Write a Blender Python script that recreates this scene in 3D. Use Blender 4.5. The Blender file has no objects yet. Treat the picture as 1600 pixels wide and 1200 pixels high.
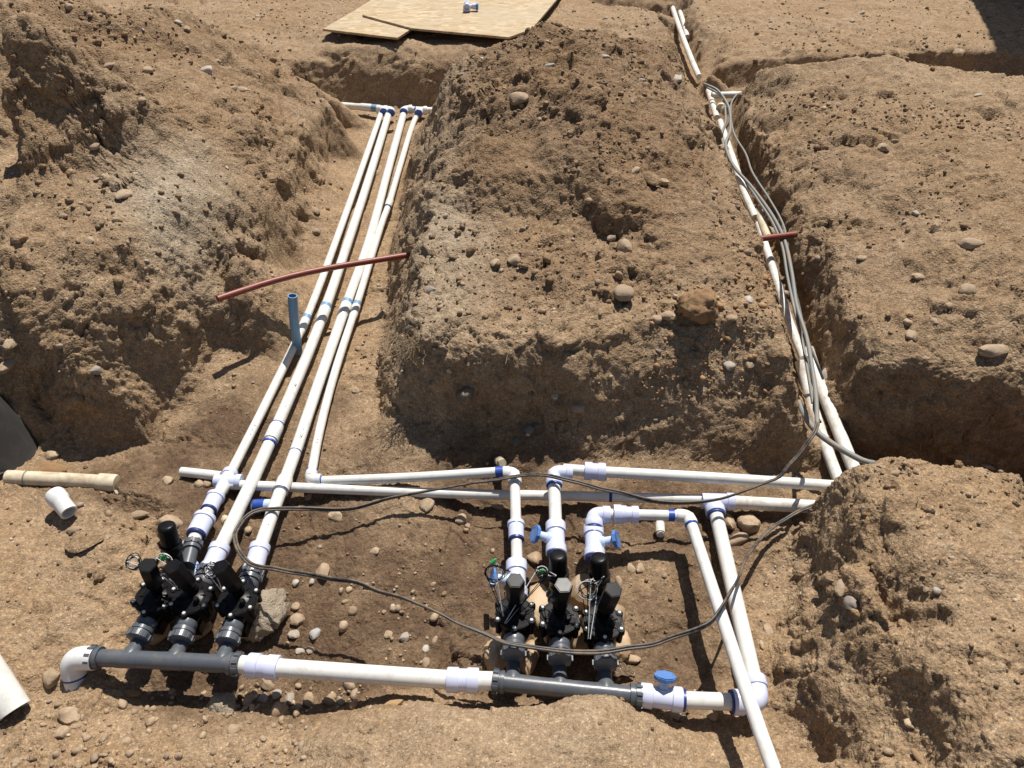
import bpy, bmesh, math, random
import numpy as np
from mathutils import Vector, Matrix, Quaternion
from mathutils.geometry import delaunay_2d_cdt

random.seed(7)
rng = np.random.default_rng(11)
S = bpy.context.scene
COL = S.collection

# ------------------------------------------------------------------ camera
CAM_H = 1.6                     # metres above the trench floor (z = 0)
PITCH = math.radians(41.0)      # looking down
FPX = 1164.0                    # focal length in photo pixels (1600 wide)
cam_d = bpy.data.cameras.new('camera')
cam = bpy.data.objects.new('camera', cam_d)
COL.objects.link(cam)
cam.location = (0, 0, CAM_H)
cam.rotation_euler = (math.radians(90) - PITCH, 0, 0)
cam_d.sensor_width = 36.0
cam_d.lens = 36.0 * FPX / 1600.0
cam_d.clip_start = 0.02
cam_d.clip_end = 300
S.camera = cam

# ------------------------------------------------------------------ light
SUN_EL = math.radians(62)
SUN_AZ = math.radians(18)       # from +Y towards +X
w = bpy.data.worlds.new('World'); S.world = w; w.use_nodes = True
nt = w.node_tree
sky = nt.nodes.new('ShaderNodeTexSky'); sky.sky_type = 'NISHITA'
sky.sun_disc = False; sky.sun_elevation = SUN_EL; sky.sun_rotation = SUN_AZ
sky.air_density = 1.0; sky.dust_density = 1.0
bg = nt.nodes['Background']; bg.inputs['Strength'].default_value = 0.06
nt.links.new(sky.outputs[0], bg.inputs[0])
sun_d = bpy.data.lights.new('sun', 'SUN'); sun = bpy.data.objects.new('sun', sun_d); COL.objects.link(sun)
sun_d.energy = 5.0; sun_d.angle = math.radians(0.53); sun_d.color = (1.0, 0.955, 0.89)
sdir = Vector((math.sin(SUN_AZ) * math.cos(SUN_EL), math.cos(SUN_AZ) * math.cos(SUN_EL), math.sin(SUN_EL)))
sun.rotation_euler = sdir.to_track_quat('Z', 'Y').to_euler()
sun.location = sdir * 20
S.view_settings.view_transform = 'Standard'
S.view_settings.look = 'None'
S.view_settings.exposure = 0.3
S.view_settings.gamma = 1.0
S.view_settings.use_curve_mapping = False
S.render.engine = 'CYCLES'
S.cycles.max_bounces = 6

# ------------------------------------------------------------------ surveying: photo pixel + height -> place in the world
SP, CP = math.sin(PITCH), math.cos(PITCH)
def ray(px, py):
    t = (py - 600.0) / FPX
    return np.array([(px - 800.0) / FPX, CP - SP * t, -(SP + CP * t)])
def U(px, py, z=0.0):
    d = ray(px, py)
    s = (z - CAM_H) / d[2]
    return Vector((d[0] * s, d[1] * s, z))

# ------------------------------------------------------------------ materials
def new_mat(name):
    m = bpy.data.materials.new(name); m.use_nodes = True
    n = m.node_tree; n.nodes.clear()
    out = n.nodes.new('ShaderNodeOutputMaterial'); b = n.nodes.new('ShaderNodeBsdfPrincipled')
    n.links.new(b.outputs[0], out.inputs[0])
    return m, n, b
def nd(n, typ, **kw):
    x = n.nodes.new(typ)
    for k, v in kw.items():
        if k in x.inputs: x.inputs[k].default_value = v
        else: setattr(x, k, v)
    return x
def mixc(n, fac, a, b, blend='MIX'):
    x = n.nodes.new('ShaderNodeMix'); x.data_type = 'RGBA'; x.blend_type = blend
    for sock, v in ((x.inputs[0], fac), (x.inputs[6], a), (x.inputs[7], b)):
        if isinstance(v, bpy.types.NodeSocket): n.links.new(v, sock)
        elif isinstance(v, (tuple, list)): sock.default_value = (*v[:3], 1)
        else: sock.default_value = v
    return x.outputs[2]
def ramp(n, src, stops):
    r = n.nodes.new('ShaderNodeValToRGB')
    while len(r.color_ramp.elements) > 1: r.color_ramp.elements.remove(r.color_ramp.elements[-1])
    for i, (p, c) in enumerate(stops):
        e = r.color_ramp.elements[0] if i == 0 else r.color_ramp.elements.new(p)
        e.position = p; e.color = (*c, 1) if len(c) == 3 else c
    n.links.new(src, r.inputs[0])
    return r.outputs[0]
def math_n(n, op, a, b=0.0, clamp=False):
    x = n.nodes.new('ShaderNodeMath'); x.operation = op; x.use_clamp = clamp
    for i, v in enumerate((a, b)):
        if isinstance(v, bpy.types.NodeSocket): n.links.new(v, x.inputs[i])
        else: x.inputs[i].default_value = v
    return x.outputs[0]
def noise_n(n, co, scale, detail=4, rough=0.6, dist=0.0):
    x = nd(n, 'ShaderNodeTexNoise', Scale=scale, Detail=detail, Roughness=rough, Distortion=dist)
    n.links.new(co, x.inputs['Vector'])
    return x.outputs[0]
G = lambda v: (v, v, v)

def soil_material(clod=False):
    m, n, b = new_mat('soil_crumb' if clod else 'soil')
    geo = n.nodes.new('ShaderNodeNewGeometry'); co = geo.outputs['Position']
    att = nd(n, 'ShaderNodeAttribute', attribute_name='soil')
    sep = n.nodes.new('ShaderNodeSeparateColor'); n.links.new(att.outputs['Color'], sep.inputs[0])
    rough, wet, pale = sep.outputs[0], sep.outputs[1], sep.outputs[2]
    if clod:
        rough = nd(n, 'ShaderNodeValue').outputs[0]; rough.default_value = 0.66
    big = noise_n(n, co, 3.2, 5, 0.6)
    mid = noise_n(n, co, 22, 5, 0.65)
    fine = noise_n(n, co, 160, 4, 0.7)
    dry = ramp(n, mid, [(0.28, (0.224, 0.150, 0.086)), (0.5, (0.306, 0.211, 0.126)), (0.72, (0.370, 0.268, 0.170))])
    loam = ramp(n, mid, [(0.28, (0.138, 0.083, 0.046)), (0.72, (0.233, 0.151, 0.086))])
    lf = math_n(n, 'ADD', ramp(n, rough, [(0.50, G(0)), (0.88, G(0.85))]), math_n(n, 'MULTIPLY', math_n(n, 'SUBTRACT', big, 0.5), 1.1), True)
    dry = mixc(n, lf, dry, loam)
    ochre = ramp(n, big, [(0.40, G(0)), (0.66, G(1))])
    dry = mixc(n, math_n(n, 'MULTIPLY', ochre, 0.30), dry, (0.300, 0.185, 0.088))
    grey = ramp(n, mid, [(0.3, (0.295, 0.248, 0.180)), (0.7, (0.390, 0.335, 0.250))])
    dry = mixc(n, pale, dry, grey)
    wetc = ramp(n, mid, [(0.3, (0.078, 0.046, 0.025)), (0.7, (0.140, 0.086, 0.047))])
    wm = math_n(n, 'ADD', wet, math_n(n, 'MULTIPLY', math_n(n, 'SUBTRACT', noise_n(n, co, 9, 6, 0.65), 0.5), 0.9), True)
    wm = math_n(n, 'MULTIPLY', wm, ramp(n, wet, [(0.02, G(0)), (0.12, G(1))]), True)
    col = mixc(n, ramp(n, wm, [(0.25, G(0)), (0.75, G(1))]), dry, wetc)
    tone = noise_n(n, co, 75, 4, 0.7)
    col = mixc(n, 0.8, col, ramp(n, tone, [(0.32, G(0.68)), (0.52, G(1.0)), (0.70, G(1.28))]), 'MULTIPLY')
    # single grains
    vor = nd(n, 'ShaderNodeTexVoronoi', Scale=330.0); n.links.new(co, vor.inputs['Vector'])
    sp = n.nodes.new('ShaderNodeSeparateColor'); n.links.new(vor.outputs['Color'], sp.inputs[0])
    grain = ramp(n, sp.outputs[0], [(0.0, G(0.62)), (0.3, G(0.95)), (0.84, G(1.05)), (0.92, G(1.4)), (1.0, G(1.8))])
    col = mixc(n, 0.75, col, grain, 'MULTIPLY')
    col = mixc(n, 0.5, col, ramp(n, fine, [(0.3, G(0.72)), (0.7, G(1.25))]), 'MULTIPLY')
    if clod:
        ta = nd(n, 'ShaderNodeAttribute', attribute_name='tint'); oi = n.nodes.new('ShaderNodeObjectInfo')
        tt = math_n(n, 'FRACT', math_n(n, 'ADD', ta.outputs['Fac'], oi.outputs['Random']))
        col = mixc(n, 1.0, col, ramp(n, tt, [(0, G(0.82)), (0.7, G(1.05)), (1, G(1.22))]), 'MULTIPLY')
    n.links.new(col, b.inputs['Base Color'])
    rg = mixc(n, wm, G(0.95), G(0.72)); n.links.new(rg, b.inputs['Roughness'])
    b.inputs['Specular IOR Level'].default_value = 0.25
    bp1 = nd(n, 'ShaderNodeBump', Strength=0.35, Distance=0.005); n.links.new(noise_n(n, co, 190, 6, 0.75), bp1.inputs['Height'])
    vc = nd(n, 'ShaderNodeTexVoronoi', Scale=125.0); n.links.new(co, vc.inputs['Vector'])
    hgt = math_n(n, 'MULTIPLY', math_n(n, 'SUBTRACT', 0.6, vc.outputs['Distance'], True), math_n(n, 'ADD', rough, 0.25, True))
    bp2 = nd(n, 'ShaderNodeBump', Strength=0.75, Distance=0.006); n.links.new(hgt, bp2.inputs['Height'])
    bp3 = nd(n, 'ShaderNodeBump', Strength=0.6, Distance=0.0025); n.links.new(math_n(n, 'SUBTRACT', 0.7, vor.outputs['Distance'], True), bp3.inputs['Height'])
    n.links.new(bp1.outputs[0], bp2.inputs['Normal']); n.links.new(bp2.outputs[0], bp3.inputs['Normal']); n.links.new(bp3.outputs[0], b.inputs['Normal'])
    return m

def stone_material(name, c1, c2, rough=0.75, speck=0.5, dust=0.5, bump=0.4, scale=28, bdist=0.003):
    m, n, b = new_mat(name)
    oi = n.nodes.new('ShaderNodeObjectInfo'); geo = n.nodes.new('ShaderNodeNewGeometry'); co = geo.outputs['Position']
    att = nd(n, 'ShaderNodeAttribute', attribute_name='tint')
    t = mixc(n, noise_n(n, co, scale, 5, 0.6), c1, c2)
    hue = math_n(n, 'ADD', oi.outputs['Random'], att.outputs['Fac'])
    hue = math_n(n, 'FRACT', hue)
    t = mixc(n, 0.85, t, ramp(n, hue, [(0, (0.55, 0.50, 0.46)), (0.3, (1.0, 0.9, 0.78)), (0.6, (0.85, 0.78, 0.70)), (0.85, (1.25, 1.18, 1.05)), (1.0, (0.8, 0.84, 0.9))]), 'MULTIPLY')
    t = mixc(n, speck, t, ramp(n, noise_n(n, co, 420, 3, 0.8), [(0.3, G(0.6)), (0.7, G(1.3))]), 'MULTIPLY')
    t = mixc(n, math_n(n, 'MULTIPLY', ramp(n, noise_n(n, co, 35, 5, 0.7), [(0.42, G(0)), (0.62, G(1))]), dust), t, (0.27, 0.19, 0.115))
    n.links.new(t, b.inputs['Base Color']); b.inputs['Roughness'].default_value = rough
    bp = nd(n, 'ShaderNodeBump', Strength=bump, Distance=bdist); n.links.new(noise_n(n, co, 180, 6, 0.7), bp.inputs['Height'])
    n.links.new(bp.outputs[0], b.inputs['Normal'])
    return m

def plastic(name, col, rough=0.35, dust=0.25, dustc=(0.30, 0.21, 0.13), spec=0.5, scale=26, scratch=0.0, thr=(0.50, 0.72)):
    m, n, b = new_mat(name)
    geo = n.nodes.new('ShaderNodeNewGeometry'); co = geo.outputs['Position']
    c = mixc(n, 0.5, col, mixc(n, noise_n(n, co, 60, 4, 0.6), tuple(x * 0.86 for x in col), tuple(min(1, x * 1.08) for x in col)))
    up = n.nodes.new('ShaderNodeSeparateXYZ'); n.links.new(geo.outputs['Normal'], up.inputs[0])
    upf = math_n(n, 'ADD', math_n(n, 'MULTIPLY', up.outputs[2], 0.35), 0.65, True)
    d1 = ramp(n, noise_n(n, co, scale, 7, 0.72, 0.4), [(thr[0], G(0)), (thr[1], G(1))])
    d2 = ramp(n, noise_n(n, co, 240, 3, 0.7), [(0.60, G(0)), (0.72, G(0.8))])
    dd = math_n(n, 'MULTIPLY', math_n(n, 'MULTIPLY', math_n(n, 'MAXIMUM', d1, d2), upf), dust, True)
    c = mixc(n, dd, c, dustc)
    if scratch:
        mp = nd(n, 'ShaderNodeMapping'); n.links.new(co, mp.inputs[0]); mp.inputs['Scale'].default_value = (60, 400, 60)
        s = ramp(n, noise_n(n, mp.outputs[0], 3, 3, 0.6), [(0.66, G(0)), (0.70, G(1))])
        c = mixc(n, math_n(n, 'MULTIPLY', s, scratch), c, (0.16, 0.14, 0.12))
    n.links.new(c, b.inputs['Base Color'])
    r = mixc(n, dd, G(rough), G(0.9)); n.links.new(r, b.inputs['Roughness'])
    b.inputs['Specular IOR Level'].default_value = spec
    bp = nd(n, 'ShaderNodeBump', Strength=0.12, Distance=0.001); n.links.new(noise_n(n, co, 300, 4, 0.7), bp.inputs['Height'])
    n.links.new(bp.outputs[0], b.inputs['Normal'])
    return m

M = {}
M['soil'] = soil_material()
M['stone'] = stone_material('river_stone', (0.35, 0.262, 0.176), (0.50, 0.405, 0.30), 0.8, 0.6, 0.9, 0.7)
M['bigstone'] = stone_material('tan_boulder_stone', (0.40, 0.28, 0.165), (0.50, 0.38, 0.25), 0.55, 0.35, 0.35, 0.25, 16)
M['greystone'] = stone_material('grey_stone', (0.33, 0.315, 0.29), (0.52, 0.49, 0.44), 0.7, 0.6, 0.5)
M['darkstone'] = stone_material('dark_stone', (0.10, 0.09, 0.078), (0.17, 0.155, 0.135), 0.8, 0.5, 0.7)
M['clod'] = soil_material(True)
M['ochreclod'] = stone_material('ochre_clod', (0.32, 0.195, 0.095), (0.40, 0.26, 0.14), 0.95, 0.6, 0.2, 0.9)
M['concrete'] = stone_material('broken_concrete', (0.48, 0.42, 0.32), (0.64, 0.58, 0.48), 0.9, 1.0, 0.3, 1.0, 60, 0.010)
M['pipe'] = plastic('white_pvc_pipe', (0.72, 0.71, 0.66), 0.34, 0.42, scratch=0.18)
M['dirtypipe'] = plastic('dusty_pvc_pipe', (0.75, 0.73, 0.67), 0.45, 0.55, scratch=0.5, thr=(0.44, 0.64))
M['oldpipe'] = plastic('stained_old_pvc', (0.62, 0.53, 0.38), 0.6, 0.75, dustc=(0.30, 0.21, 0.12), scratch=0.3, thr=(0.44, 0.66))
M['fitting'] = plastic('cool_white_pvc_fitting', (0.60, 0.63, 0.79), 0.30, 0.12)
M['whitefit'] = plastic('white_pvc_fitting', (0.70, 0.70, 0.68), 0.34, 0.25)
M['primer'] = plastic('blue_pvc_cement', (0.022, 0.075, 0.36), 0.4, 0.25)
M['navy'] = plastic('dark_blue_cement', (0.012, 0.03, 0.16), 0.4, 0.05)
M['grey'] = plastic('grey_pvc', (0.085, 0.095, 0.108), 0.33, 0.20, spec=0.5)
M['black'] = plastic('black_nylon', (0.007, 0.007, 0.008), 0.32, 0.05, spec=0.13)
M['blackmatte'] = plastic('black_polyethylene', (0.042, 0.041, 0.039), 0.6, 0.15)
M['cable'] = plastic('black_cable_jacket', (0.032, 0.031, 0.030), 0.42, 0.55, thr=(0.42, 0.62))
M['greycable'] = plastic('dusty_grey_cable', (0.20, 0.215, 0.205), 0.5, 0.55, thr=(0.44, 0.64))
M['bluecap'] = plastic('blue_handle_plastic', (0.085, 0.21, 0.50), 0.4, 0.25)
M['paleblue'] = plastic('pale_blue_plastic', (0.52, 0.62, 0.78), 0.4, 0.2)
M['riser'] = plastic('blue_pvc_riser', (0.15, 0.31, 0.48), 0.42, 0.30, thr=(0.42, 0.66))
M['redpipe'] = plastic('red_brown_pipe', (0.215, 0.046, 0.024), 0.45, 0.25)
M['steel'] = plastic('bright_screw', (0.62, 0.62, 0.60), 0.3, 0.1)
M['wirewhite'] = plastic('white_wire', (0.62, 0.62, 0.60), 0.4, 0.1)
M['green'] = plastic('green_wire_nut', (0.02, 0.30, 0.09), 0.4, 0.1)
M['yellow'] = plastic('yellow_label', (0.55, 0.50, 0.04), 0.5, 0.1)
M['ink'] = plastic('black_ink', (0.02, 0.02, 0.02), 0.6, 0.1)
M['hole'] = plastic('dark_inside', (0.02, 0.018, 0.016), 0.8, 0.1)
def osb_material():
    m, n, b = new_mat('oriented_strand_board')
    tc = n.nodes.new('ShaderNodeTexCoord'); mp = nd(n, 'ShaderNodeMapping'); n.links.new(tc.outputs['Object'], mp.inputs[0])
    cols = None
    for k, (rot, sc) in enumerate(((0.5, (22, 60, 20)), (-0.7, (30, 70, 20)), (1.6, (20, 46, 20)))):
        mk = nd(n, 'ShaderNodeMapping'); n.links.new(tc.outputs['Object'], mk.inputs[0])
        mk.inputs['Rotation'].default_value = (0, 0, rot); mk.inputs['Scale'].default_value = sc
        v = nd(n, 'ShaderNodeTexVoronoi', Scale=1.0); n.links.new(mk.outputs[0], v.inputs['Vector'])
        s = n.nodes.new('ShaderNodeSeparateColor'); n.links.new(v.outputs['Color'], s.inputs[0])
        c = ramp(n, s.outputs[0], [(0, (0.33, 0.23, 0.115)), (0.4, (0.41, 0.30, 0.165)), (0.75, (0.46, 0.35, 0.21)), (1, (0.53, 0.42, 0.27))])
        if cols is None: cols = c
        else: cols = mixc(n, ramp(n, s.outputs[1], [(0.45, G(0)), (0.5, G(1))]), cols, c)
    g = mixc(n, ramp(n, noise_n(n, tc.outputs['Object'], 2.2, 5, 0.65), [(0.45, G(0)), (0.62, G(0.65))]), cols, (0.40, 0.32, 0.21))
    n.links.new(g, b.inputs['Base Color']); b.inputs['Roughness'].default_value = 0.75
    return m
M['osb'] = osb_material()
m, n, b = new_mat('muddy_water')
b.inputs['Base Color'].default_value = (0.16, 0.11, 0.07, 1); b.inputs['Roughness'].default_value = 0.10
b.inputs['Specular IOR Level'].default_value = 0.5
geo = n.nodes.new('ShaderNodeNewGeometry'); bp = nd(n, 'ShaderNodeBump', Strength=1.0, Distance=0.02)
n.links.new(noise_n(n, geo.outputs['Position'], 70, 3, 0.6), bp.inputs['Height']); n.links.new(bp.outputs[0], b.inputs['Normal'])
M['water'] = m
m, n, b = new_mat('dry_root')
b.inputs['Base Color'].default_value = (0.34, 0.25, 0.15, 1); b.inputs['Roughness'].default_value = 0.9
M['root'] = m
# ------------------------------------------------------------------ numpy noise
_perm = rng.permutation(256).astype(np.int32); _perm = np.concatenate([_perm, _perm, _perm])
_grad = rng.normal(size=(256, 3)).astype(np.float32); _grad /= np.linalg.norm(_grad, axis=1)[:, None]
def _hash(i, j, k): return _perm[(_perm[(_perm[i & 255] + j) & 255] + k) & 255]
def perlin(P, scale, off=0.0):
    Q = (P * scale + off).astype(np.float32)
    I = np.floor(Q).astype(np.int32); F = Q - I
    u = F * F * F * (F * (F * 6 - 15) + 10)
    r = np.zeros(len(Q), np.float32)
    for a in (0, 1):
        wx = u[:, 0] if a else 1 - u[:, 0]
        for b_ in (0, 1):
            wy = u[:, 1] if b_ else 1 - u[:, 1]
            for c in (0, 1):
                wz = u[:, 2] if c else 1 - u[:, 2]
                g = _grad[_hash(I[:, 0] + a, I[:, 1] + b_, I[:, 2] + c)]
                r += wx * wy * wz * (g[:, 0] * (F[:, 0] - a) + g[:, 1] * (F[:, 1] - b_) + g[:, 2] * (F[:, 2] - c))
    return r * 1.6
_rnd = rng.random((256, 5)).astype(np.float32)
def bumps(P, scale, keep, off=0.0, flat=0.8):
    """heights of round clods scattered in space, in units of the cell"""
    Q = (P * scale + off).astype(np.float32)
    B = np.floor(Q - 0.5).astype(np.int32)
    best = np.zeros(len(Q), np.float32)
    for a in (0, 1):
        for b_ in (0, 1):
            for c in (0, 1):
                C = B + np.array([a, b_, c], np.int32)
                h = _rnd[_hash(C[:, 0], C[:, 1], C[:, 2])]
                D = Q - (C + 0.5 + (h[:, :3] - 0.5) * 0.55)
                D *= (1.0 + (h[:, [3]] - 0.5) * 0.5)
                r = 0.22 + 0.26 * h[:, 4]
                d2 = r * r - (D * D).sum(1)
                v = np.sqrt(np.maximum(d2, 0)) * flat
                v[(h[:, 3] * 7.77) % 1.0 > keep] = 0
                best = np.maximum(best, v)
    return best

_rc = (rng.random((256, 7)).astype(np.float32) - .5) * 2
def chunks(P, scale, off=0.0):
    """broken blocks: every cell has its own offset and its own tilted face"""
    Q = (P * scale + off).astype(np.float32)
    B = np.floor(Q - 0.5).astype(np.int32); bd = np.full(len(Q), 9., np.float32); out = np.zeros(len(Q), np.float32)
    for a in (0, 1):
        for b_ in (0, 1):
            for c in (0, 1):
                C = B + np.array([a, b_, c], np.int32); h = _rc[_hash(C[:, 0], C[:, 1], C[:, 2])]
                D = Q - (C + 0.5 + h[:, :3] * 0.33); d2 = (D * D).sum(1); k = d2 < bd
                out[k] = (.55 * h[:, 3] + (D * h[:, 4:7]).sum(1) * .9)[k]; bd[k] = d2[k]
    return out

# ------------------------------------------------------------------ the dug ground: survey points -> triangulated base
PTS, EDG = [], []            # x, y, z, rough, wet, pale
def line(pts, rough=0.4, wet=0.0, pale=0.0, close=False):
    i0 = len(PTS)
    for p in pts:
        q = U(*p[:3])
        a = list(p[3:]) + [None] * 3
        PTS.append((q.x, q.y, q.z, rough if a[0] is None else a[0], wet if a[1] is None else a[1], pale if a[2] is None else a[2]))
    EDG.extend((i, i + 1) for i in range(i0, len(PTS) - 1))
    return list(range(i0, len(PTS)))
def pts(ps, **k):
    for p in ps: line([p], **k)
def wpts(ps, rough=0.3, wet=0.0, pale=0.0):
    for x, y, z in ps: PTS.append((x, y, z, rough, wet, pale))
def wline(ps, rough=0.3, wet=0.0, pale=0.0):
    i0 = len(PTS); wpts(ps, rough, wet, pale); EDG.extend((i, i + 1) for i in range(i0, len(PTS) - 1))
def shifted(idx, dx, dy, zs, rough=0.4, wet=0.2, pale=0.0):
    i0 = len(PTS)
    for k, i in enumerate(idx):
        p = PTS[i]; z = zs[k] if isinstance(zs, (list, tuple)) else zs
        PTS.append((p[0] + dx, p[1] + dy, z, rough, wet, pale))
    EDG.extend((i, i + 1) for i in range(i0, len(PTS) - 1))

# left pile: foot of its trench wall, then its nose
line([(515, 195, .18), (500, 262, .17), (478, 340, .15), (440, 420, .13), (374, 494, .10), (338, 548, .075), (302, 605, .05), (262, 650, .02), (242, 686, 0), (180, 697, 0), (108, 692, .02), (70, 655, .05)], .25, .12)
line([(500, 143, .338), (480, 200, .355), (456, 278, .325), (415, 360, .295), (348, 438, .25), (315, 498, .205), (272, 558, .178), (224, 628, .13), (200, 632, .147), (150, 605, .213), (105, 568, .295), (72, 535, .33)], .65)
pts([(40, 560, .26), (20, 600, .20), (0, 640, .11), (0, 520, .36), (30, 500, .38)], rough=.5)
pts([(150, 470, .40), (260, 450, .36), (310, 400, .40), (200, 360, .50), (100, 420, .46), (0, 400, .50), (30, 300, .55), (120, 270, .56)], rough=.62)
pts([(250, 330, .49, .5, 0, .9), (275, 400, .41, .5, 0, .9), (290, 250, .54, .5, 0, .7), (330, 300, .46, .5, 0, .5), (240, 240, .56, .9, 0, .3)])
pts([(350, 210, .52), (400, 200, .47), (420, 140, .46), (380, 110, .54), (300, 120, .62), (300, 190, .57), (400, 290, .40), (350, 380, .38)], rough=.7)
line([(0, 235, .52), (60, 235, .52), (92, 196, .55), (150, 191, .54), (205, 183, .55)], .5, .1)
line([(0, 18, .962), (55, 20, .96), (100, 75, .812), (165, 130, .678), (216, 160, .61)], .6)
pts([(150, 20, .80), (150, 60, .75), (220, 70, .70), (200, 110, .68)], rough=.75)
line([(282, 0, .77), (350, 46, .62), (410, 84, .52), (460, 110, .43), (505, 150, .36)], .7)
wpts([(-2.3, 2.9, 1.05), (-3.2, 2.8, .95), (-2.0, 3.5, .85), (-3.0, 3.9, .5), (-2.6, 2.2, .55), (-3.4, 2.0, .5), (-1.75, 3.9, .5), (-2.0, 4.3, .38), (-1.4, 4.15, .37), (-1.15, 3.95, .34)], .6)
# cross trench at the far end of the left trench
line([(470, 168, .12), (530, 166, .12), (600, 166, .12), (680, 168, .12), (740, 175, .14)], .3, .25)
line([(440, 96, .34), (470, 95, .33), (525, 96, .31), (560, 103, .29), (619, 117, .265), (650, 112, .28), (690, 100, .31), (740, 95, .33)], .6, .05)
wline([(-1.5, 3.62, .14), (-1.1, 3.60, .12)], .3, .2)
line([(470, 80, .35), (540, 75, .36), (620, 74, .365), (720, 70, .37)], .3)
# trench floor under the four pipes
pts([(600, 185, .105), (560, 300, .07), (620, 250, .09), (540, 400, .045), (590, 330, .065), (490, 330, .095), (512, 250, .115), (460, 420, .075), (588, 200, .105), (572, 250, .085), (550, 310, .068), (520, 400, .045), (497, 450, .035), (470, 440, .09), (500, 500, .025, .1, .1), (560, 520, .025), (440, 560, .035, .1, .3), (420, 640, .02, .2, .55), (540, 620, .02, .2, .5), (330, 660, .015, .25, .9), (300, 720, .005, .2, .6), (450, 700, .01, .2, .5), (560, 680, .015, .2, .45), (250, 720, .0, .2, 1.), (180, 730, .01, .2, .9), (370, 600, .045, .15, .5)], rough=.08, wet=.1)
# centre pile, left side
line([(652, 205, .12), (642, 250, .10), (628, 310, .08), (612, 400, .05), (605, 480, .03), (600, 560, .01), (597, 648, 0)], .35, .1)
line([(700, 118, .52), (690, 180, .46), (690, 250, .43), (668, 305, .40), (657, 400, .375), (650, 480, .36), (645, 538, .345)], .7, 0, .35)
# centre pile, front: cut face, alcove, then the gentler corner
line([(597, 650, .02), (640, 650, .10), (700, 648, .12), (760, 646, .12), (840, 648, .11), (872, 660, .07), (888, 692, .02), (906, 716, 0), (1000, 724, 0), (1150, 730, 0), (1264, 738, .0)], .25, .35)
line([(645, 540, .345), (700, 548, .34), (790, 545, .34), (848, 536, .345), (876, 560, .30), (905, 610, .20), (1000, 612, .18), (1100, 600, .185), (1200, 606, .185), (1250, 622, .19)], .34, .1)
pts([(940, 515, .33), (1020, 500, .335), (1100, 495, .335), (1190, 500, .33), (960, 560, .26), (1090, 550, .27), (1200, 555, .27)], rough=.42)
pts([(700, 480, .365, .6, 0, .5), (740, 500, .365), (800, 480, .37), (900, 470, .365), (700, 400, .385, .6, 0, .5), (720, 350, .395, .6, 0, .6), (800, 420, .385), (900, 400, .40), (980, 400, .405), (1060, 400, .40), (1150, 420, .375), (1100, 330, .44), (1010, 300, .49), (1060, 180, .53), (1000, 120, .60)], rough=.75)
line([(708, 255, .48), (745, 246, .515), (790, 276, .49), (850, 262, .522), (900, 236, .565), (950, 264, .53), (985, 312, .48), (1010, 350, .445)], .85)
line([(706, 325, .400, .5, 0, .8), (738, 345, .39), (785, 332, .41), (850, 352, .395), (905, 338, .42), (950, 362, .40), (982, 385, .40)], .7)
pts([(715, 282, .455), (725, 300, .44)], rough=.8)
pts([(900, 130, .68), (850, 175, .60), (780, 180, .58), (740, 130, .58), (930, 200, .60), (1000, 220, .55), (820, 110, .67), (960, 90, .66), (1080, 250, .48), (1040, 100, .52)], rough=.95)
line([(760, 82, .62), (800, 60, .68), (850, 47, .73), (890, 48, .70), (930, 53, .66), (1000, 62, .53), (1048, 72, .41)], .9)
wpts([(.35, 3.75, .42), (0, 3.75, .40), (.5, 3.95, .38), (-.25, 3.6, .42), (-.1, 3.95, .36)], .4)
# right trench
rl = line([(1030, 20, .36), (1060, 95, .36), (1100, 168, .36), (1130, 250, .355), (1160, 312, .35), (1195, 402, .34), (1225, 482, .335), (1250, 562, .32), (1258, 622, .22), (1268, 700, .08)], .6)
shifted(rl[:8], .04, 0, [.225, .22, .21, .20, .18, .155, .125, .10], .3, .2)
wpts([(.93, 1.45, 0.02), (.99, 1.75, .04), (1.0, 2.3, .08), (.985, 3.0, .13), (.99, 3.6, .17), (1.01, 4.0, .19), (1.03, 4.3, .19), (1.06, 4.9, .20)], .35, .35)
rr = line([(1108, 108, .33), (1088, 40, .34), (1078, 0, .35)], .5)
shifted(rr, -.03, 0, .20, .3, .3)
wline([(1.08, 3.99, .33), (1.4, 4.02, .35), (2.2, 4.05, .37), (3.4, 4.0, .37)], .5)
wline([(1.10, 3.93, .22), (1.4, 3.96, .2), (2.2, 3.99, .2), (3.4, 3.95, .2)], .3, .3)
rn = line([(1160, 150, .31), (1186, 215, .32), (1224, 300, .315), (1262, 373, .30), (1294, 430, .298), (1318, 478, .295), (1338, 520, .29), (1354, 560, .285)], .6)
shifted(rn, -.020, 0, [.16, .14, .12, .10, .07, .05, .03, .02], .25, .75)
line([(1345, 562, .28), (1390, 578, .29), (1415, 566, .31), (1465, 576, .32), (1520, 588, .325), (1600, 590, .33)], .6)
wline([(.965, 1.585, .03), (1.035, 1.53, -.02), (1.136, 1.498, -.03), (1.217, 1.462, -.03), (1.34, 1.447, -.03), (2.4, 1.43, -.02)], .3, .85)
wline([(1.345, 1.487, .33), (2.4, 1.475, .36)], .5)
wline([(.93, 1.40, .02), (1.0, 1.26, -.02), (1.4, 1.24, -.03), (2.4, 1.26, -.02)], .3, .8)
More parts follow.
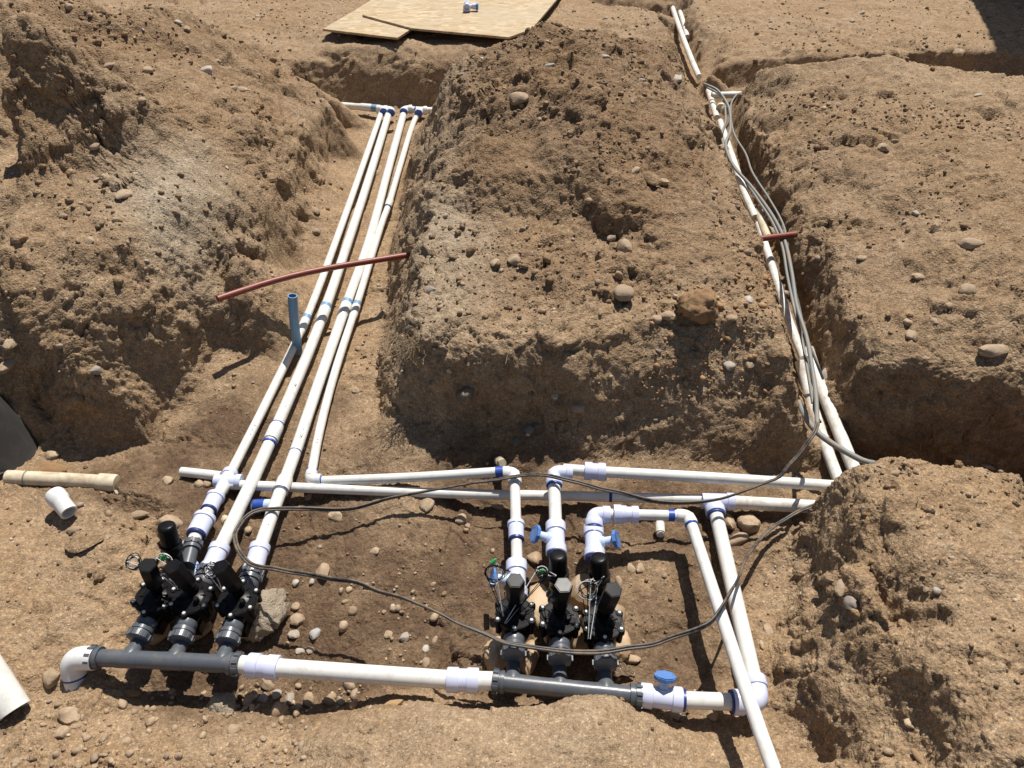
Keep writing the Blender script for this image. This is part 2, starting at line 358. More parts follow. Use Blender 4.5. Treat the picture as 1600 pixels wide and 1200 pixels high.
# near right pile
line([(1160, 132, .37), (1185, 108, .42), (1230, 95, .50), (1320, 90, .54), (1400, 93, .54), (1500, 104, .51), (1600, 118, .51)], .5)
wline([(1.12, 3.74, .25), (1.5, 3.8, .22), (2.2, 3.75, .2), (3.4, 3.7, .2)], .3, .3)
pts([(1200, 180, .38), (1240, 140, .44), (1280, 240, .42), (1300, 350, .36), (1350, 420, .34), (1380, 500, .33), (1420, 300, .44), (1450, 200, .49), (1550, 250, .5), (1600, 350, .48), (1480, 400, .42), (1450, 490, .36), (1560, 500, .40), (1600, 450, .43), (1340, 170, .48), (1500, 545, .34), (1300, 160, .47)], rough=.65)
wpts([(3.0, 3.0, .5), (2.6, 2.2, .5), (2.4, 1.6, .36), (3.4, 2.5, .5)], .5)
# far right block
wpts([(1.2, 4.4, .36), (1.6, 4.5, .37), (2.4, 4.5, .39), (3.2, 4.4, .4), (1.3, 5.0, .37), (2.4, 5.2, .38), (3.4, 5.2, .38)], .35)
# lower right pile
line([(1284, 778, .02), (1262, 805, .02), (1242, 862, .02), (1234, 920, .02), (1216, 985, .02), (1210, 1050, .02), (1228, 1105, .02), (1262, 1150, .03), (1300, 1195, .04)], .4, .15)
line([(1290, 752, .20), (1312, 800, .25), (1318, 850, .24), (1290, 900, .15), (1282, 960, .15), (1300, 1040, .16), (1325, 1110, .17), (1350, 1160, .17), (1372, 1200, .18)], .50)
line([(1345, 880, .25), (1362, 925, .23), (1372, 985, .20), (1400, 1090, .19), (1432, 1150, .19), (1455, 1200, .19)], .5)
line([(1340, 860, .30), (1368, 905, .32), (1408, 962, .325), (1438, 1030, .325), (1496, 1110, .325), (1520, 1200, .325)], .52)
line([(1288, 746, .18), (1310, 735, .25), (1345, 720, .31), (1390, 713, .335), (1450, 716, .335), (1520, 724, .33), (1600, 724, .335)], .5)
pts([(1340, 770, .31), (1420, 800, .345), (1500, 850, .35), (1600, 800, .35), (1500, 960, .355), (1600, 950, .355), (1600, 1080, .355), (1570, 1190, .35), (1440, 880, .34)], rough=.48)
wpts([(1.6, .5, .36), (2.2, .9, .36), (1.4, 0, .36), (2.6, .3, .36), (.75, .2, .3), (.9, .4, .34)], .5)
# manifold pit
pts([(420, 820, .0), (500, 780, .01), (640, 800, .03, .3, .1), (700, 770, .02), (600, 860, .01), (700, 870, .015), (600, 950, -.005), (500, 1000, -.01), (720, 980, .0), (1000, 830, .01), (1010, 900, .015, .3, .1), (1060, 940, 0), (1150, 850, .01), (1180, 800, .005), (1190, 950, .01, .3, .1), (1100, 1020, -.01), (1170, 1120, .01, .3, .05), (960, 1000, -.005), (860, 1000, -.01), (760, 1060, -.015), (420, 1080, -.02), (260, 1080, -.02), (340, 1000, -.02), (300, 930, -.01), (600, 1080, -.01), (800, 760, .0), (700, 735, .03), (1000, 750, 0), (760, 700, .05), (820, 690, .06), (240, 1095, -.04), (330, 1090, -.045), (400, 1070, -.03), (790, 1085, -.045), (870, 1050, -.04), (930, 1060, -.035)], rough=.33, wet=.72)
# left shelf, below a little step of damp earth
line([(258, 872, .03), (254, 846, .012), (236, 816, .008), (200, 810, .012), (165, 804, .035), (130, 798, .065)], .3, .1)
line([(276, 862, .035), (273, 832, .075), (250, 800, .078), (200, 797, .078), (160, 790, .078), (120, 780, .075)], .4, .6)
pts([(215, 770, .065), (290, 790, .05), (130, 765, .06)], rough=.35, wet=.8)
pts([(100, 880, .075), (20, 820, .09), (0, 900, .09), (170, 880, .055), (220, 920, .04), (180, 960, .02), (100, 960, .05), (0, 980, .07), (60, 1010, .04), (0, 1060, .04)], rough=.3, wet=.12)
pts([(60, 760, .05), (120, 740, .02), (200, 735, .01), (160, 720, .01), (20, 740, .06), (0, 700, .06), (0, 770, .06)], rough=.5, wet=.45)
pts([(60, 1090, .02), (130, 1130, .015), (250, 1140, .02), (380, 1150, .03), (0, 1130, .04), (0, 1195, .06), (150, 1190, .05), (300, 1195, .05), (420, 1190, .06)], rough=.55, wet=.1)
# lip in front
line([(470, 1185, .085), (530, 1130, .10), (580, 1112, .115), (640, 1103, .125), (700, 1110, .115), (760, 1118, .105), (830, 1110, .12), (900, 1093, .135), (960, 1098, .13), (1010, 1118, .08), (1060, 1150, .05), (1085, 1190, .05)], .24, 0, .15)
line([(450, 1150, .01), (520, 1108, .0), (580, 1092, .0), (640, 1088, .0), (700, 1092, -.03), (760, 1094, -.04), (840, 1088, -.045), (900, 1078, -.045), (970, 1082, -.02), (1030, 1105, 0), (1085, 1145, .01)], .3, .5)
pts([(700, 1150, .15), (900, 1140, .165), (560, 1180, .135), (800, 1195, .17), (1000, 1180, .12)], rough=.26, pale=.15)
pts([(1140, 1195, .04), (1200, 1190, .03), (450, 1195, .04), (440, 1150, .015)], rough=.35)
pts([(480, 1098, -.025), (420, 1100, -.03), (540, 1094, -.025), (300, 1110, -.02)], rough=.45, wet=.75)
wpts([(0, .35, .18), (-.5, .3, .12), (.4, .3, .12), (-1.2, .3, .12), (-1.3, .8, .12), (-1.5, 1.3, .08), (-1.55, 1.6, .2), (-2, 1.0, .25), (-2.5, 1.5, .4), (-2.2, .4, .25), (0, -.3, .25), (1, -.4, .35), (-1.2, -.4, .3)], .35)
# outside edge
for x in np.linspace(-4.4, 4.4, 9):
    wpts([(x, -.9, .34), (x, 6.4, .37), (x, 5.3, .37)], .3)
for y in np.linspace(0, 5.5, 6):
    wpts([(-4.4, y, .40), (4.4, y, .38)], .3)
wpts([(-.8, 4.6, .37), (0, 4.7, .37), (.6, 4.6, .37), (-2.6, 4.8, .37)], .25)

PA = np.array(PTS)
cd = delaunay_2d_cdt([Vector(p[:2]) for p in PTS], EDG, [], 0, 1e-4)
vco = np.array([tuple(v) for v in cd[0]])
val = np.zeros((len(vco), 4))
for i, orig in enumerate(cd[3]):
    if orig: val[i] = PA[orig[0], 2:]
    else:
        d = ((PA[:, :2] - vco[i]) ** 2).sum(1); k = np.argsort(d)[:3]; wgt = 1 / (d[k] + 1e-6)
        val[i] = (PA[k, 2:] * wgt[:, None]).sum(0) / wgt.sum()
GX0, GX1, GY0, GY1, GS = -4.3, 4.3, -.8, 6.3, 0.006
NX = int((GX1 - GX0) / GS) + 1; NY = int((GY1 - GY0) / GS) + 1
RAS = np.zeros((NY, NX, 4), np.float32); RAS[..., 0] = .37; RAS[..., 1] = .3
for tri in cd[2]:
    for k in range(1, len(tri) - 1):
        A, B, C = vco[tri[0]], vco[tri[k]], vco[tri[k + 1]]
        va, vb, vc = val[tri[0]], val[tri[k]], val[tri[k + 1]]
        x0 = max(0, int((min(A[0], B[0], C[0]) - GX0) / GS)); x1 = min(NX - 1, int((max(A[0], B[0], C[0]) - GX0) / GS) + 1)
        y0 = max(0, int((min(A[1], B[1], C[1]) - GY0) / GS)); y1 = min(NY - 1, int((max(A[1], B[1], C[1]) - GY0) / GS) + 1)
        if x1 < x0 or y1 < y0: continue
        X, Y = np.meshgrid(GX0 + np.arange(x0, x1 + 1) * GS, GY0 + np.arange(y0, y1 + 1) * GS)
        det = (B[1] - C[1]) * (A[0] - C[0]) + (C[0] - B[0]) * (A[1] - C[1])
        if abs(det) < 1e-12: continue
        a = ((B[1] - C[1]) * (X - C[0]) + (C[0] - B[0]) * (Y - C[1])) / det
        b_ = ((C[1] - A[1]) * (X - C[0]) + (A[0] - C[0]) * (Y - C[1])) / det
        c = 1 - a - b_
        mk = (a >= -1e-6) & (b_ >= -1e-6) & (c >= -1e-6)
        RAS[y0:y1 + 1, x0:x1 + 1][mk] = (a[..., None] * va + b_[..., None] * vb + c[..., None] * vc)[mk]
def blur(A, r):
    k = np.exp(-0.5 * (np.arange(-3 * r, 3 * r + 1) / r) ** 2); k /= k.sum()
    for ax in (0, 1):
        pad = [(0, 0)] * A.ndim; pad[ax] = (3 * r, 3 * r)
        Q = np.pad(A, pad, mode='edge'); out = np.zeros_like(A)
        for i, w_ in enumerate(k):
            sl = [slice(None)] * A.ndim; sl[ax] = slice(i, i + A.shape[ax]); out += w_ * Q[tuple(sl)]
        A = out
    return A
HT = 0.8 * blur(RAS[..., 0], 2) + 0.2 * blur(RAS[..., 0], 6)
ATT = blur(RAS[..., 1:], 8)
def samp(A, x, y):
    fx = np.clip((x - GX0) / GS, 0, NX - 1.001); fy = np.clip((y - GY0) / GS, 0, NY - 1.001)
    i = fx.astype(int); j = fy.astype(int); u = fx - i; v = fy - j
    if A.ndim == 3: u = u[..., None]; v = v[..., None]
    return (A[j, i] * (1 - u) + A[j, i + 1] * u) * (1 - v) + (A[j + 1, i] * (1 - u) + A[j + 1, i + 1] * u) * v

# ------------------------------------------------------------------ the sheet of ground, finer where it is steep
NC, NR = 870, 870
YA, YB = .28, 5.3
def half(y): return 1.0 + .62 * y
# rows: denser near
ys0 = np.exp(np.linspace(np.log(YA + .9), np.log(YB + .9), NR)) - .9
uu = np.linspace(-1, 1, 2400)
X = np.zeros((NR, NC))
gxs = blur(np.abs(np.gradient(HT, GS, axis=1)), 5)
for r in range(NR):
    xx = uu * half(ys0[r]); yy = np.full_like(xx, ys0[r])
    wgt = np.minimum(np.sqrt(1 + samp(gxs, xx, yy) ** 2), 3.5)
    cum = np.concatenate([[0], np.cumsum((wgt[1:] + wgt[:-1]) / 2)]); cum /= cum[-1]
    X[r] = np.interp(np.linspace(0, 1, NC), cum, xx)
kr = np.exp(-0.5 * (np.arange(-9, 10) / 3.0) ** 2); kr /= kr.sum()
Xp = np.pad(X, ((9, 9), (0, 0)), mode='edge'); X = sum(kr[i] * Xp[i:i + NR] for i in range(19))
gys = blur(np.abs(np.gradient(HT, GS, axis=0)), 5)
Y = np.zeros((NR, NC)); Xn = np.zeros((NR, NC))
dens = np.gradient(ys0)
for c in range(NC):
    wgt = np.minimum(np.sqrt(1 + samp(gys, X[:, c], ys0) ** 2), 3.5)
    cum = np.concatenate([[0], np.cumsum((wgt[1:] + wgt[:-1]) / 2)]); cum /= cum[-1]
    tt = np.interp(np.linspace(0, 1, NR), cum, np.arange(NR))
    Y[:, c] = np.interp(tt, np.arange(NR), ys0); Xn[:, c] = np.interp(tt, np.arange(NR), X[:, c])
Yp = np.pad(Y, ((0, 0), (9, 9)), mode='edge'); Y = sum(kr[i] * Yp[:, i:i + NC] for i in range(19))
X = Xn
# coarse skirt out to the horizon
gs = np.concatenate([np.geomspace(.03, 60, 26)])
def widen(A, sgn, ax, coord):
    first = np.take(A, 0 if sgn < 0 else -1, axis=ax); 
    ext = [first + (sgn * g if coord else 0) for g in (gs[::-1] if sgn < 0 else gs)]
    ext = np.stack(ext, axis=ax)
    return np.concatenate([ext, A] if sgn < 0 else [A, ext], axis=ax)
for ax, cx, cy in ((1, 1, 0), (0, 0, 1)):
    for sg in (-1, 1):
        X, Y = widen(X, sg, ax, cx), widen(Y, sg, ax, cy)
R_, C_ = X.shape
Z = samp(HT, X, Y)
P = np.stack([X, Y, Z], -1).reshape(-1, 3)
AV = samp(ATT, X, Y).reshape(-1, 3)
def grid_normals(P):
    Q = P.reshape(R_, C_, 3)
    n_ = np.cross(np.gradient(Q, axis=1), np.gradient(Q, axis=0)).reshape(-1, 3)
    return n_ / (np.linalg.norm(n_, axis=1)[:, None] + 1e-12)
N0 = grid_normals(P)
rough = AV[:, 0]; wetv = AV[:, 1]; steep = 1 - np.clip(N0[:, 2], 0, 1)
far = np.clip((np.hypot(P[:, 0], P[:, 1] - 2) - 6) / 6, 0, 1)
amp = (0.14 + 1.12 * rough + 0.25 * steep) * (1 - far)
d = 0.026 * perlin(P, 4.2, 3.3) * amp
WP = P + 0.035 * np.stack([perlin(P, 9.0, 50.0), perlin(P, 9.0, 60.0), perlin(P, 9.0, 70.0)], 1)
blk = np.clip(.38 + 1.5 * perlin(P, 3.5, 91.0) + .5 * steep, 0, 1.2)
d += 0.019 * chunks(WP, 8.0, 4.4) * amp * blk + 0.0085 * chunks(WP, 19.0, 8.1) * amp * np.clip(blk + .2, 0, 1.3)
lump = perlin(P, 12.0, 17.7); d += 0.013 * lump * amp
d += 0.008 * (0.35 - np.abs(perlin(P, 22.0, 5.1))) * amp * (0.5 + steep)
P = P + N0 * d[:, None]
N1 = grid_normals(P)
m1 = perlin(P, 7.0, 41.0)
cl = np.clip((rough - .42) * 2.2 + 1.0 * m1, 0, 1) * (1 - far)
d = 0.0055 * (np.abs(perlin(P, 26.0, 9.0)) - .25) * amp
d += 0.004 * chunks(P, 42.0, 1.1) * (amp + .1)
d += 0.018 * bumps(P, 17.0, .25, 2.2) * cl
d += 0.011 * bumps(P, 34.0, .34, 7.2) * np.clip(cl + .12, 0, 1)
d += 0.0060 * (np.abs(perlin(P, 62.0, 1.0)) - .2) * (amp + .15)
d += 0.0065 * bumps(P, 75.0, .42, 11.0) * np.clip(.2 + cl, 0, 1)
d += 0.0032 * (np.abs(perlin(P, 130.0, 2.0)) - .2) * (amp + .3)
d += 0.0055 * bumps(P, 140.0, .55, 5.0) * np.clip(.35 + cl, 0, 1)
d += 0.0012 * perlin(P, 260.0, 4.0)
P = P + N1 * d[:, None]
N2 = grid_normals(P)
# quads -> objects
idx = np.arange(R_ * C_).reshape(R_, C_)
quads = np.stack([idx[:-1, :-1], idx[:-1, 1:], idx[1:, 1:], idx[1:, :-1]], -1).reshape(-1, 4)
qc = P[quads].mean(1)
def inside(poly, x, y):
    r = np.zeros(len(x), bool); n_ = len(poly)
    for i in range(n_):
        x1, y1 = poly[i]; x2, y2 = poly[(i + 1) % n_]
        c = ((y1 > y) != (y2 > y)); r ^= c & (x < (x2 - x1) * (y - y1) / (y2 - y1 + 1e-12) + x1)
    return r
def w2(*a): return [tuple(U(*p)[:2]) for p in a]
def mesh_obj(name, verts, faces, mat, smooth=True, parent=None, attrs=None):
    me = bpy.data.meshes.new(name)
    verts = np.asarray(verts, np.float32); faces = np.asarray(faces, np.int32); k = faces.shape[1]
    me.vertices.add(len(verts)); me.vertices.foreach_set('co', verts.ravel())
    me.loops.add(faces.size); me.loops.foreach_set('vertex_index', faces.ravel())
    me.polygons.add(len(faces)); me.polygons.foreach_set('loop_start', np.arange(0, faces.size, k, dtype=np.int32))
    if smooth: me.polygons.foreach_set('use_smooth', np.ones(len(faces), bool))
    me.update(calc_edges=True)
    for an, (typ, data) in (attrs or {}).items():
        at = me.attributes.new(an, typ, 'POINT')
        at.data.foreach_set('color' if typ == 'FLOAT_COLOR' else 'value', np.asarray(data, np.float32).ravel())
    me.materials.append(mat)
    o = bpy.data.objects.new(name, me); COL.objects.link(o)
    if parent: o.parent = parent
    return o
left_poly = w2((505, 190, .12), (490, 262, .10), (468, 340, .08), (430, 420, .06), (366, 494, .05), (330, 548, .04), (294, 605, .03), (256, 650, .02), (236, 686, 0), (180, 694, 0), (108, 690, .02), (70, 655, .05), (0, 650, .16)) + [(-2.4, 1.55), (-3.6, 2.0), (-3.8, 3.9), (-1.9, 4.0), (-1.45, 3.62), (-1.1, 3.59)]
cen_poly = w2((652, 205, .12), (642, 250, .10), (630, 310, .08), (614, 400, .05), (607, 480, .03), (602, 560, .01), (600, 644, .02), (640, 646, .10), (700, 644, .12), (760, 642, .12), (840, 644, .11), (872, 656, .07), (890, 688, .02), (908, 712, 0), (1000, 720, 0), (1150, 726, 0), (1262, 733, 0), (1258, 622, .2)) + [(.80, 1.57), (.84, 2.1), (.86, 3.3), (.87, 3.75), (.3, 3.85), (-.3, 3.72), (-.42, 3.62)]
rgt_poly = [(.975, 1.60), (1.035, 1.54), (1.14, 1.505), (1.22, 1.468), (1.34, 1.452), (2.6, 1.435), (3.6, 2.0), (3.6, 3.72), (2.2, 3.77), (1.5, 3.82), (1.13, 3.76), (1.09, 3.7), (1.03, 3.0), (1.0, 2.3), (.965, 1.9)]
low_poly = w2((1284, 778, .02), (1264, 805, .02), (1244, 862, .02), (1236, 920, .02), (1218, 985, .02), (1212, 1050, .02), (1230, 1105, .02), (1264, 1150, .03), (1302, 1195, .04)) + [(.62, .2), (1.6, 0), (2.6, .3), (2.6, 1.24), (1.4, 1.22), (1.0, 1.23), (.90, 1.33), (.86, 1.36)]
reg = np.zeros(len(quads), int)
for k, poly in enumerate((left_poly, cen_poly, rgt_poly, low_poly)):
    reg[inside(poly, qc[:, 0], qc[:, 1])] = k + 1
REG = {0: ('ground', 'dusty tan ground with dug trenches and a damp manifold pit', 'ground'),
       1: ('soil_mound', 'tall spoil heap of clods and grey dust left of the four pipes', 'dirt mound'),
       2: ('soil_mound', 'peaked heap of crumbly brown soil between the two trenches', 'dirt mound'),
       3: ('soil_mound', 'broad stony bank right of the narrow cable trench', 'dirt mound'),
       4: ('soil_mound', 'cracked lumpy bank in the lower right corner beside the pit', 'dirt mound')}
SA = np.concatenate([AV, np.ones((len(AV), 1))], 1)
for k, (nm, lab, cat) in REG.items():
    q = quads[reg == k]
    used, inv = np.unique(q, return_inverse=True)
    o = mesh_obj(nm, P[used], inv.reshape(-1, 4), M['soil'], attrs={'soil': ('FLOAT_COLOR', SA[used])})
    o['kind'] = 'structure'; o['label'] = lab; o['category'] = cat
# top surface for putting things down
HF = HT.copy()
gi = np.clip(((P[:, 0] - GX0) / GS + .5).astype(int), 0, NX - 1); gj = np.clip(((P[:, 1] - GY0) / GS + .5).astype(int), 0, NY - 1)
ok = (P[:, 0] > GX0) & (P[:, 0] < GX1) & (P[:, 1] > GY0) & (P[:, 1] < GY1)
tmp = np.full((NY, NX), -9.0, np.float32); np.maximum.at(tmp, (gj[ok], gi[ok]), P[ok, 2].astype(np.float32))
HF = np.where(tmp > -5, tmp, HT)
def zat(x, y): return float(samp(HF, np.array([x]), np.array([y]))[0])
def hit(px, py):
    d_ = ray(px, py); s = np.linspace(.5, 8, 3000)
    q = np.array([0, 0, CAM_H]) + s[:, None] * d_
    u = q[:, 2] < samp(HF, q[:, 0], q[:, 1])
    k = int(np.argmax(u)) if u.any() else -1
    return Vector(q[k]), float(s[k])
# ------------------------------------------------------------------ mesh builder
def V(*a): return Vector(a)
def frame(t, up=None):
    t = t.normalized(); up = up or (Vector((0, 0, 1)) if abs(t.z) < .9 else Vector((0, 1, 0)))
    a = up.cross(t).normalized(); return a, t.cross(a).normalized()
def proj(p):
    v = Vector(p) - Vector((0, 0, CAM_H)); zc = v.y * CP - v.z * SP; yc = -v.y * SP - v.z * CP
    return 800 + FPX * v.x / zc, 600 + FPX * yc / zc
def spline(ps, step=.012):
    ps = [Vector(p) for p in ps]; out = []
    q = [ps[0] * 2 - ps[1]] + ps + [ps[-1] * 2 - ps[-2]]
    for i in range(1, len(q) - 2):
        a, b, c, d_ = q[i - 1], q[i], q[i + 1], q[i + 2]; k = max(2, int((c - b).length / step))
        for j in range(k):
            t = j / k
            out.append(.5 * ((2 * b) + (c - a) * t + (2 * a - 5 * b + 4 * c - d_) * t * t + (3 * b - a - 3 * c + d_) * t ** 3))
    out.append(ps[-1]); return out
class MB:
    def __init__(s): s.v, s.f = [], []
    def ring(s, c, a, b, r, n, ph=0):
        i = len(s.v)
        for k in range(n):
            t = ph + 2 * math.pi * k / n; s.v.append(c + (a * math.cos(t) + b * math.sin(t)) * r)
        return i
    def tube(s, ps, r, n=20, caps=(True, True), hollow=(False, False), ph=0):
        ps = [Vector(p) for p in ps]; rs = r if isinstance(r, (list, tuple)) else [r] * len(ps)
        def tan(i):
            lo, hi = i, i
            while lo > 0 and (ps[i] - ps[lo]).length < 1e-6: lo -= 1
            while hi < len(ps) - 1 and (ps[hi] - ps[i]).length < 1e-6: hi += 1
            v = ps[hi] - ps[lo]
            return v.normalized() if v.length > 1e-9 else Vector((0, 0, 1))
        t0 = tan(0); a, b = frame(t0); prev = None; first = None
        for i, p in enumerate(ps):
            t = tan(i)
            a = (a - t * a.dot(t)).normalized(); b = t.cross(a)
            k = s.ring(p, a, b, rs[i], n, ph)
            if i == 0: first = (k, p, t, a.copy(), b.copy(), rs[0])
            if prev is not None:
                for j in range(n): s.f.append((prev + j, prev + (j + 1) % n, k + (j + 1) % n, k + j))
            prev = k
        last = (prev, ps[-1], tan(len(ps) - 1), a, b, rs[-1])
        for (k, p, t, a_, b_, rr), sg, c, h in ((first, -1, caps[0], hollow[0]), (last, 1, caps[1], hollow[1])):
            if h:
                i1 = s.ring(p, a_, b_, rr * .80, n, ph); i2 = s.ring(p - t * sg * rr * 3, a_, b_, rr * .78, n, ph)
                for j in range(n):
                    q1 = (k + j, k + (j + 1) % n, i1 + (j + 1) % n, i1 + j); q2 = (i1 + j, i1 + (j + 1) % n, i2 + (j + 1) % n, i2 + j)
                    s.f.append(q1 if sg > 0 else q1[::-1]); s.f.append(q2 if sg > 0 else q2[::-1])
                q = tuple(i2 + j for j in range(n)); s.f.append(q if sg > 0 else q[::-1])
            elif c:
                q = tuple(k + j for j in range(n)); s.f.append(q if sg > 0 else q[::-1])
        return s
    def lathe(s, o, axis, prof, n=28, ph=0, **k):
        o = Vector(o); ax = Vector(axis).normalized()
        return s.tube([o + ax * p[0] for p in prof], [p[1] for p in prof], n, ph=ph, **k)
    def box(s, c, size, rot=None, bev=0):
        c = Vector(c); hx, hy, hz = [v / 2 for v in size]; i = len(s.v)
        for x, y, z in ((-1, -1, -1), (1, -1, -1), (1, 1, -1), (-1, 1, -1), (-1, -1, 1), (1, -1, 1), (1, 1, 1), (-1, 1, 1)):
            p = Vector((x * hx, y * hy, z * hz)); s.v.append(c + (rot @ p if rot else p))
        s.f += [tuple(i + j for j in q) for q in ((0, 3, 2, 1), (4, 5, 6, 7), (0, 1, 5, 4), (1, 2, 6, 5), (2, 3, 7, 6), (3, 0, 4, 7))]
        return s
    def prism(s, poly, z0, z1):
        n = len(poly); i = len(s.v)
        for z in (z0, z1):
            for p in poly: s.v.append(Vector((p[0], p[1], z)))
        s.f.append(tuple(i + j for j in range(n))[::-1]); s.f.append(tuple(i + n + j for j in range(n)))
        for j in range(n): s.f.append((i + j, i + (j + 1) % n, i + n + (j + 1) % n, i + n + j))
        return s
    def build(s, name, mat, parent=None, sharp=38, local=False):
        me = bpy.data.meshes.new(name); me.from_pydata([tuple(p) for p in s.v], [], s.f)
        bm = bmesh.new(); bm.from_mesh(me); bmesh.ops.recalc_face_normals(bm, faces=bm.faces[:]); bm.to_mesh(me); bm.free()
        me.polygons.foreach_set('use_smooth', np.ones(len(me.polygons), bool)); me.set_sharp_from_angle(angle=math.radians(sharp))
        me.materials.append(M[mat]); me.update()
        o = bpy.data.objects.new(name, me); COL.objects.link(o)
        if parent is not None:
            o.parent = parent
            if not local and parent.type == 'EMPTY': o.location = -parent.location
        return o
def tag(o, label, cat, group=None, kind=None):
    o['label'] = label
    if cat: o['category'] = cat
    if group: o['group'] = group
    if kind: o['kind'] = kind
    return o
def thing(name, label, cat, loc=(0, 0, 0), group=None, rot=(0, 0, 0)):
    o = bpy.data.objects.new(name, None); COL.objects.link(o); o.empty_display_size = .05
    o.location = loc; o.rotation_euler = rot
    return tag(o, label, cat, group)
def copy_tree(o, parent=None):
    c = o.copy(); COL.objects.link(c)
    if parent: c.parent = parent
    for ch in list(o.children): copy_tree(ch, c)
    return c
def near(path, px, py):
    best = None
    for i in range(len(path) - 1):
        for k in range(6):
            p = path[i].lerp(path[i + 1], k / 6); q = proj(p); d_ = (q[0] - px) ** 2 + (q[1] - py) ** 2
            if best is None or d_ < best[0]: best = (d_, p, (path[i + 1] - path[i]).normalized())
    return best[1], best[2]
def dense(path, step=.05):
    path = [Vector(p) for p in path]; out = []
    for a, b in zip(path, path[1:]):
        k = max(1, int((b - a).length / step)); out += [a.lerp(b, j / k) for j in range(k)]
    return out + [path[-1]]
def collar(mb, p, t, r, L, lip=.12):
    return mb.lathe(p - t * L / 2, t, [(0, r * .97), (.0015, r), (L - .0015, r), (L, r * .97)], 28)
def coupling_parts(root, p, t, r, L, mat='fitting', name='coupling', style=1):
    mb = MB()
    if style == 1:      # two raised rims with a waist
        mb.lathe(p - t * L / 2, t, [(0, r * .96), (.002, r), (L * .36, r), (L * .37, r * .9), (L * .63, r * .9), (L * .64, r), (L - .002, r), (L, r * .96)])
    elif style == 2:    # one rim at the start
        mb.lathe(p - t * L / 2, t, [(0, r * .97), (.002, r * 1.08), (L * .22, r * 1.08), (L * .23, r * .97), (L, r * .95)])
    elif style == 3:    # stepped reducer
        mb.lathe(p - t * L / 2, t, [(0, r), (L * .3, r), (L * .31, r * .92), (L * .52, r * .9), (L * .53, r * .8), (L * .72, r * .8), (L * .73, r * .9), (L, r * .9)])
    elif style == 4:    # bell: tapering
        mb.lathe(p - t * L / 2, t, [(0, r * .80), (L * .25, r * .98), (L * .98, r), (L, r * .97)])
    return mb.build(name, mat, root)
def ring_part(root, p, t, r, L, mat='primer', name='cement_ring'):
    return MB().lathe(p - t * L / 2, t, [(0, r), (L, r)], 28).build(name, mat, root)
def elbow(root, c, d1, d2, r, L1, L2, mat='fitting', name='elbow', rc=None, bend=None, hollow=(False, False)):
    """d1: direction arriving, d2: direction leaving, c: corner"""
    c = Vector(c); d1 = Vector(d1).normalized(); d2 = Vector(d2).normalized(); rc = rc or r * 1.14; bend = bend or r * 1.1
    mb = MB(); a = c - d1 * bend; b = c + d2 * bend; ps = [c - d1 * L1]
    for k in range(9):
        t = k / 8; ps.append(a * (1 - t) ** 2 + c * 2 * t * (1 - t) + b * t * t)
    ps.append(c + d2 * L2)
    mb.tube(ps, r, 24, hollow=hollow)
    o = mb.build(name, mat, root)
    for p, t in ((c - d1 * (L1 - r * .45), d1), (c + d2 * (L2 - r * .45), d2)):
        if rc > r * 1.01: collar(MB(), p, t, rc, r * .95).build('collar', mat, o)
    return o
def nut(mb, p, t, r, L, lugs=10):
    a, b = frame(t); p = Vector(p)
    mb.lathe(p - t * L / 2, t, [(0, r * .86), (.002, r), (L * .55, r), (L * .58, r * .9), (L * .68, r * .9), (L * .7, r * .97), (L, r * .97)], 30)
    for k in range(lugs):
        an = 2 * math.pi * k / lugs; c = p + (a * math.cos(an) + b * math.sin(an)) * r * 1.02 - t * L * .22
        rot = Matrix((a * math.cos(an) + b * math.sin(an), -a * math.sin(an) + b * math.cos(an), t)).transposed()
        mb.box(c, (r * .16, r * .22, L * .45), rot)
    return mb
# ------------------------------------------------------------------ long pipes in the left trench
def run(label, path, r, mat='pipe', name='water_pipe', group=None, hollow=(False, False), sm=True, cat='pipe'):
    ps = [U(*p) if not isinstance(p, Vector) else p for p in path]
    ps = spline(ps, .05) if sm and len(ps) > 2 else dense(ps)
    root = thing(name, label, cat, ps[0], group)
    MB().tube(ps, r, 22, hollow=hollow).build('pipe', mat, root)
    return root, ps
GRP = 'white pipes running up the left trench'
zA = lambda py: .045 + .1 * max(0, (640 - py) / 470) ** 1.25
def trench_path(pp, lo): return [(x, y, max(zA(y), 0) + dz) for (x, y), dz in zip(pp, lo)]
rA, pA = run('thin white pipe, leftmost of the four in the left trench', trench_path([(356, 748), (420, 621), (481, 492), (532, 357), (565, 264), (597, 173)], [.015, .003, .008, .016, .012, 0]), .0135, group=GRP)
rB, pB = run('thick white pipe, second from the left in the left trench', trench_path([(340, 864), (371, 800), (423, 688), (497, 513), (550, 360), (580, 267), (608, 176)], [.037, .03, .015, .006, .006, .004, 0]), .0175, group=GRP)
rC, pC = run('thick white pipe, third from the left in the left trench', trench_path([(404, 863), (430, 790), (458, 716), (500, 593), (542, 474), (577, 375), (607, 264), (632, 173)], [.037, .03, .018, .008, .006, .004, .004, 0]), .0172, group=GRP)
rD, pD = run('thin crooked pipe, rightmost in the left trench and partly buried', trench_path([(486, 744), (500, 670), (525, 576), (559, 471), (595, 354), (607, 321), (622, 270), (643, 200), (653, 178)], [.015, .008, .003, .002, .002, .005, .002, -.006, 0]), .0130, group=GRP)
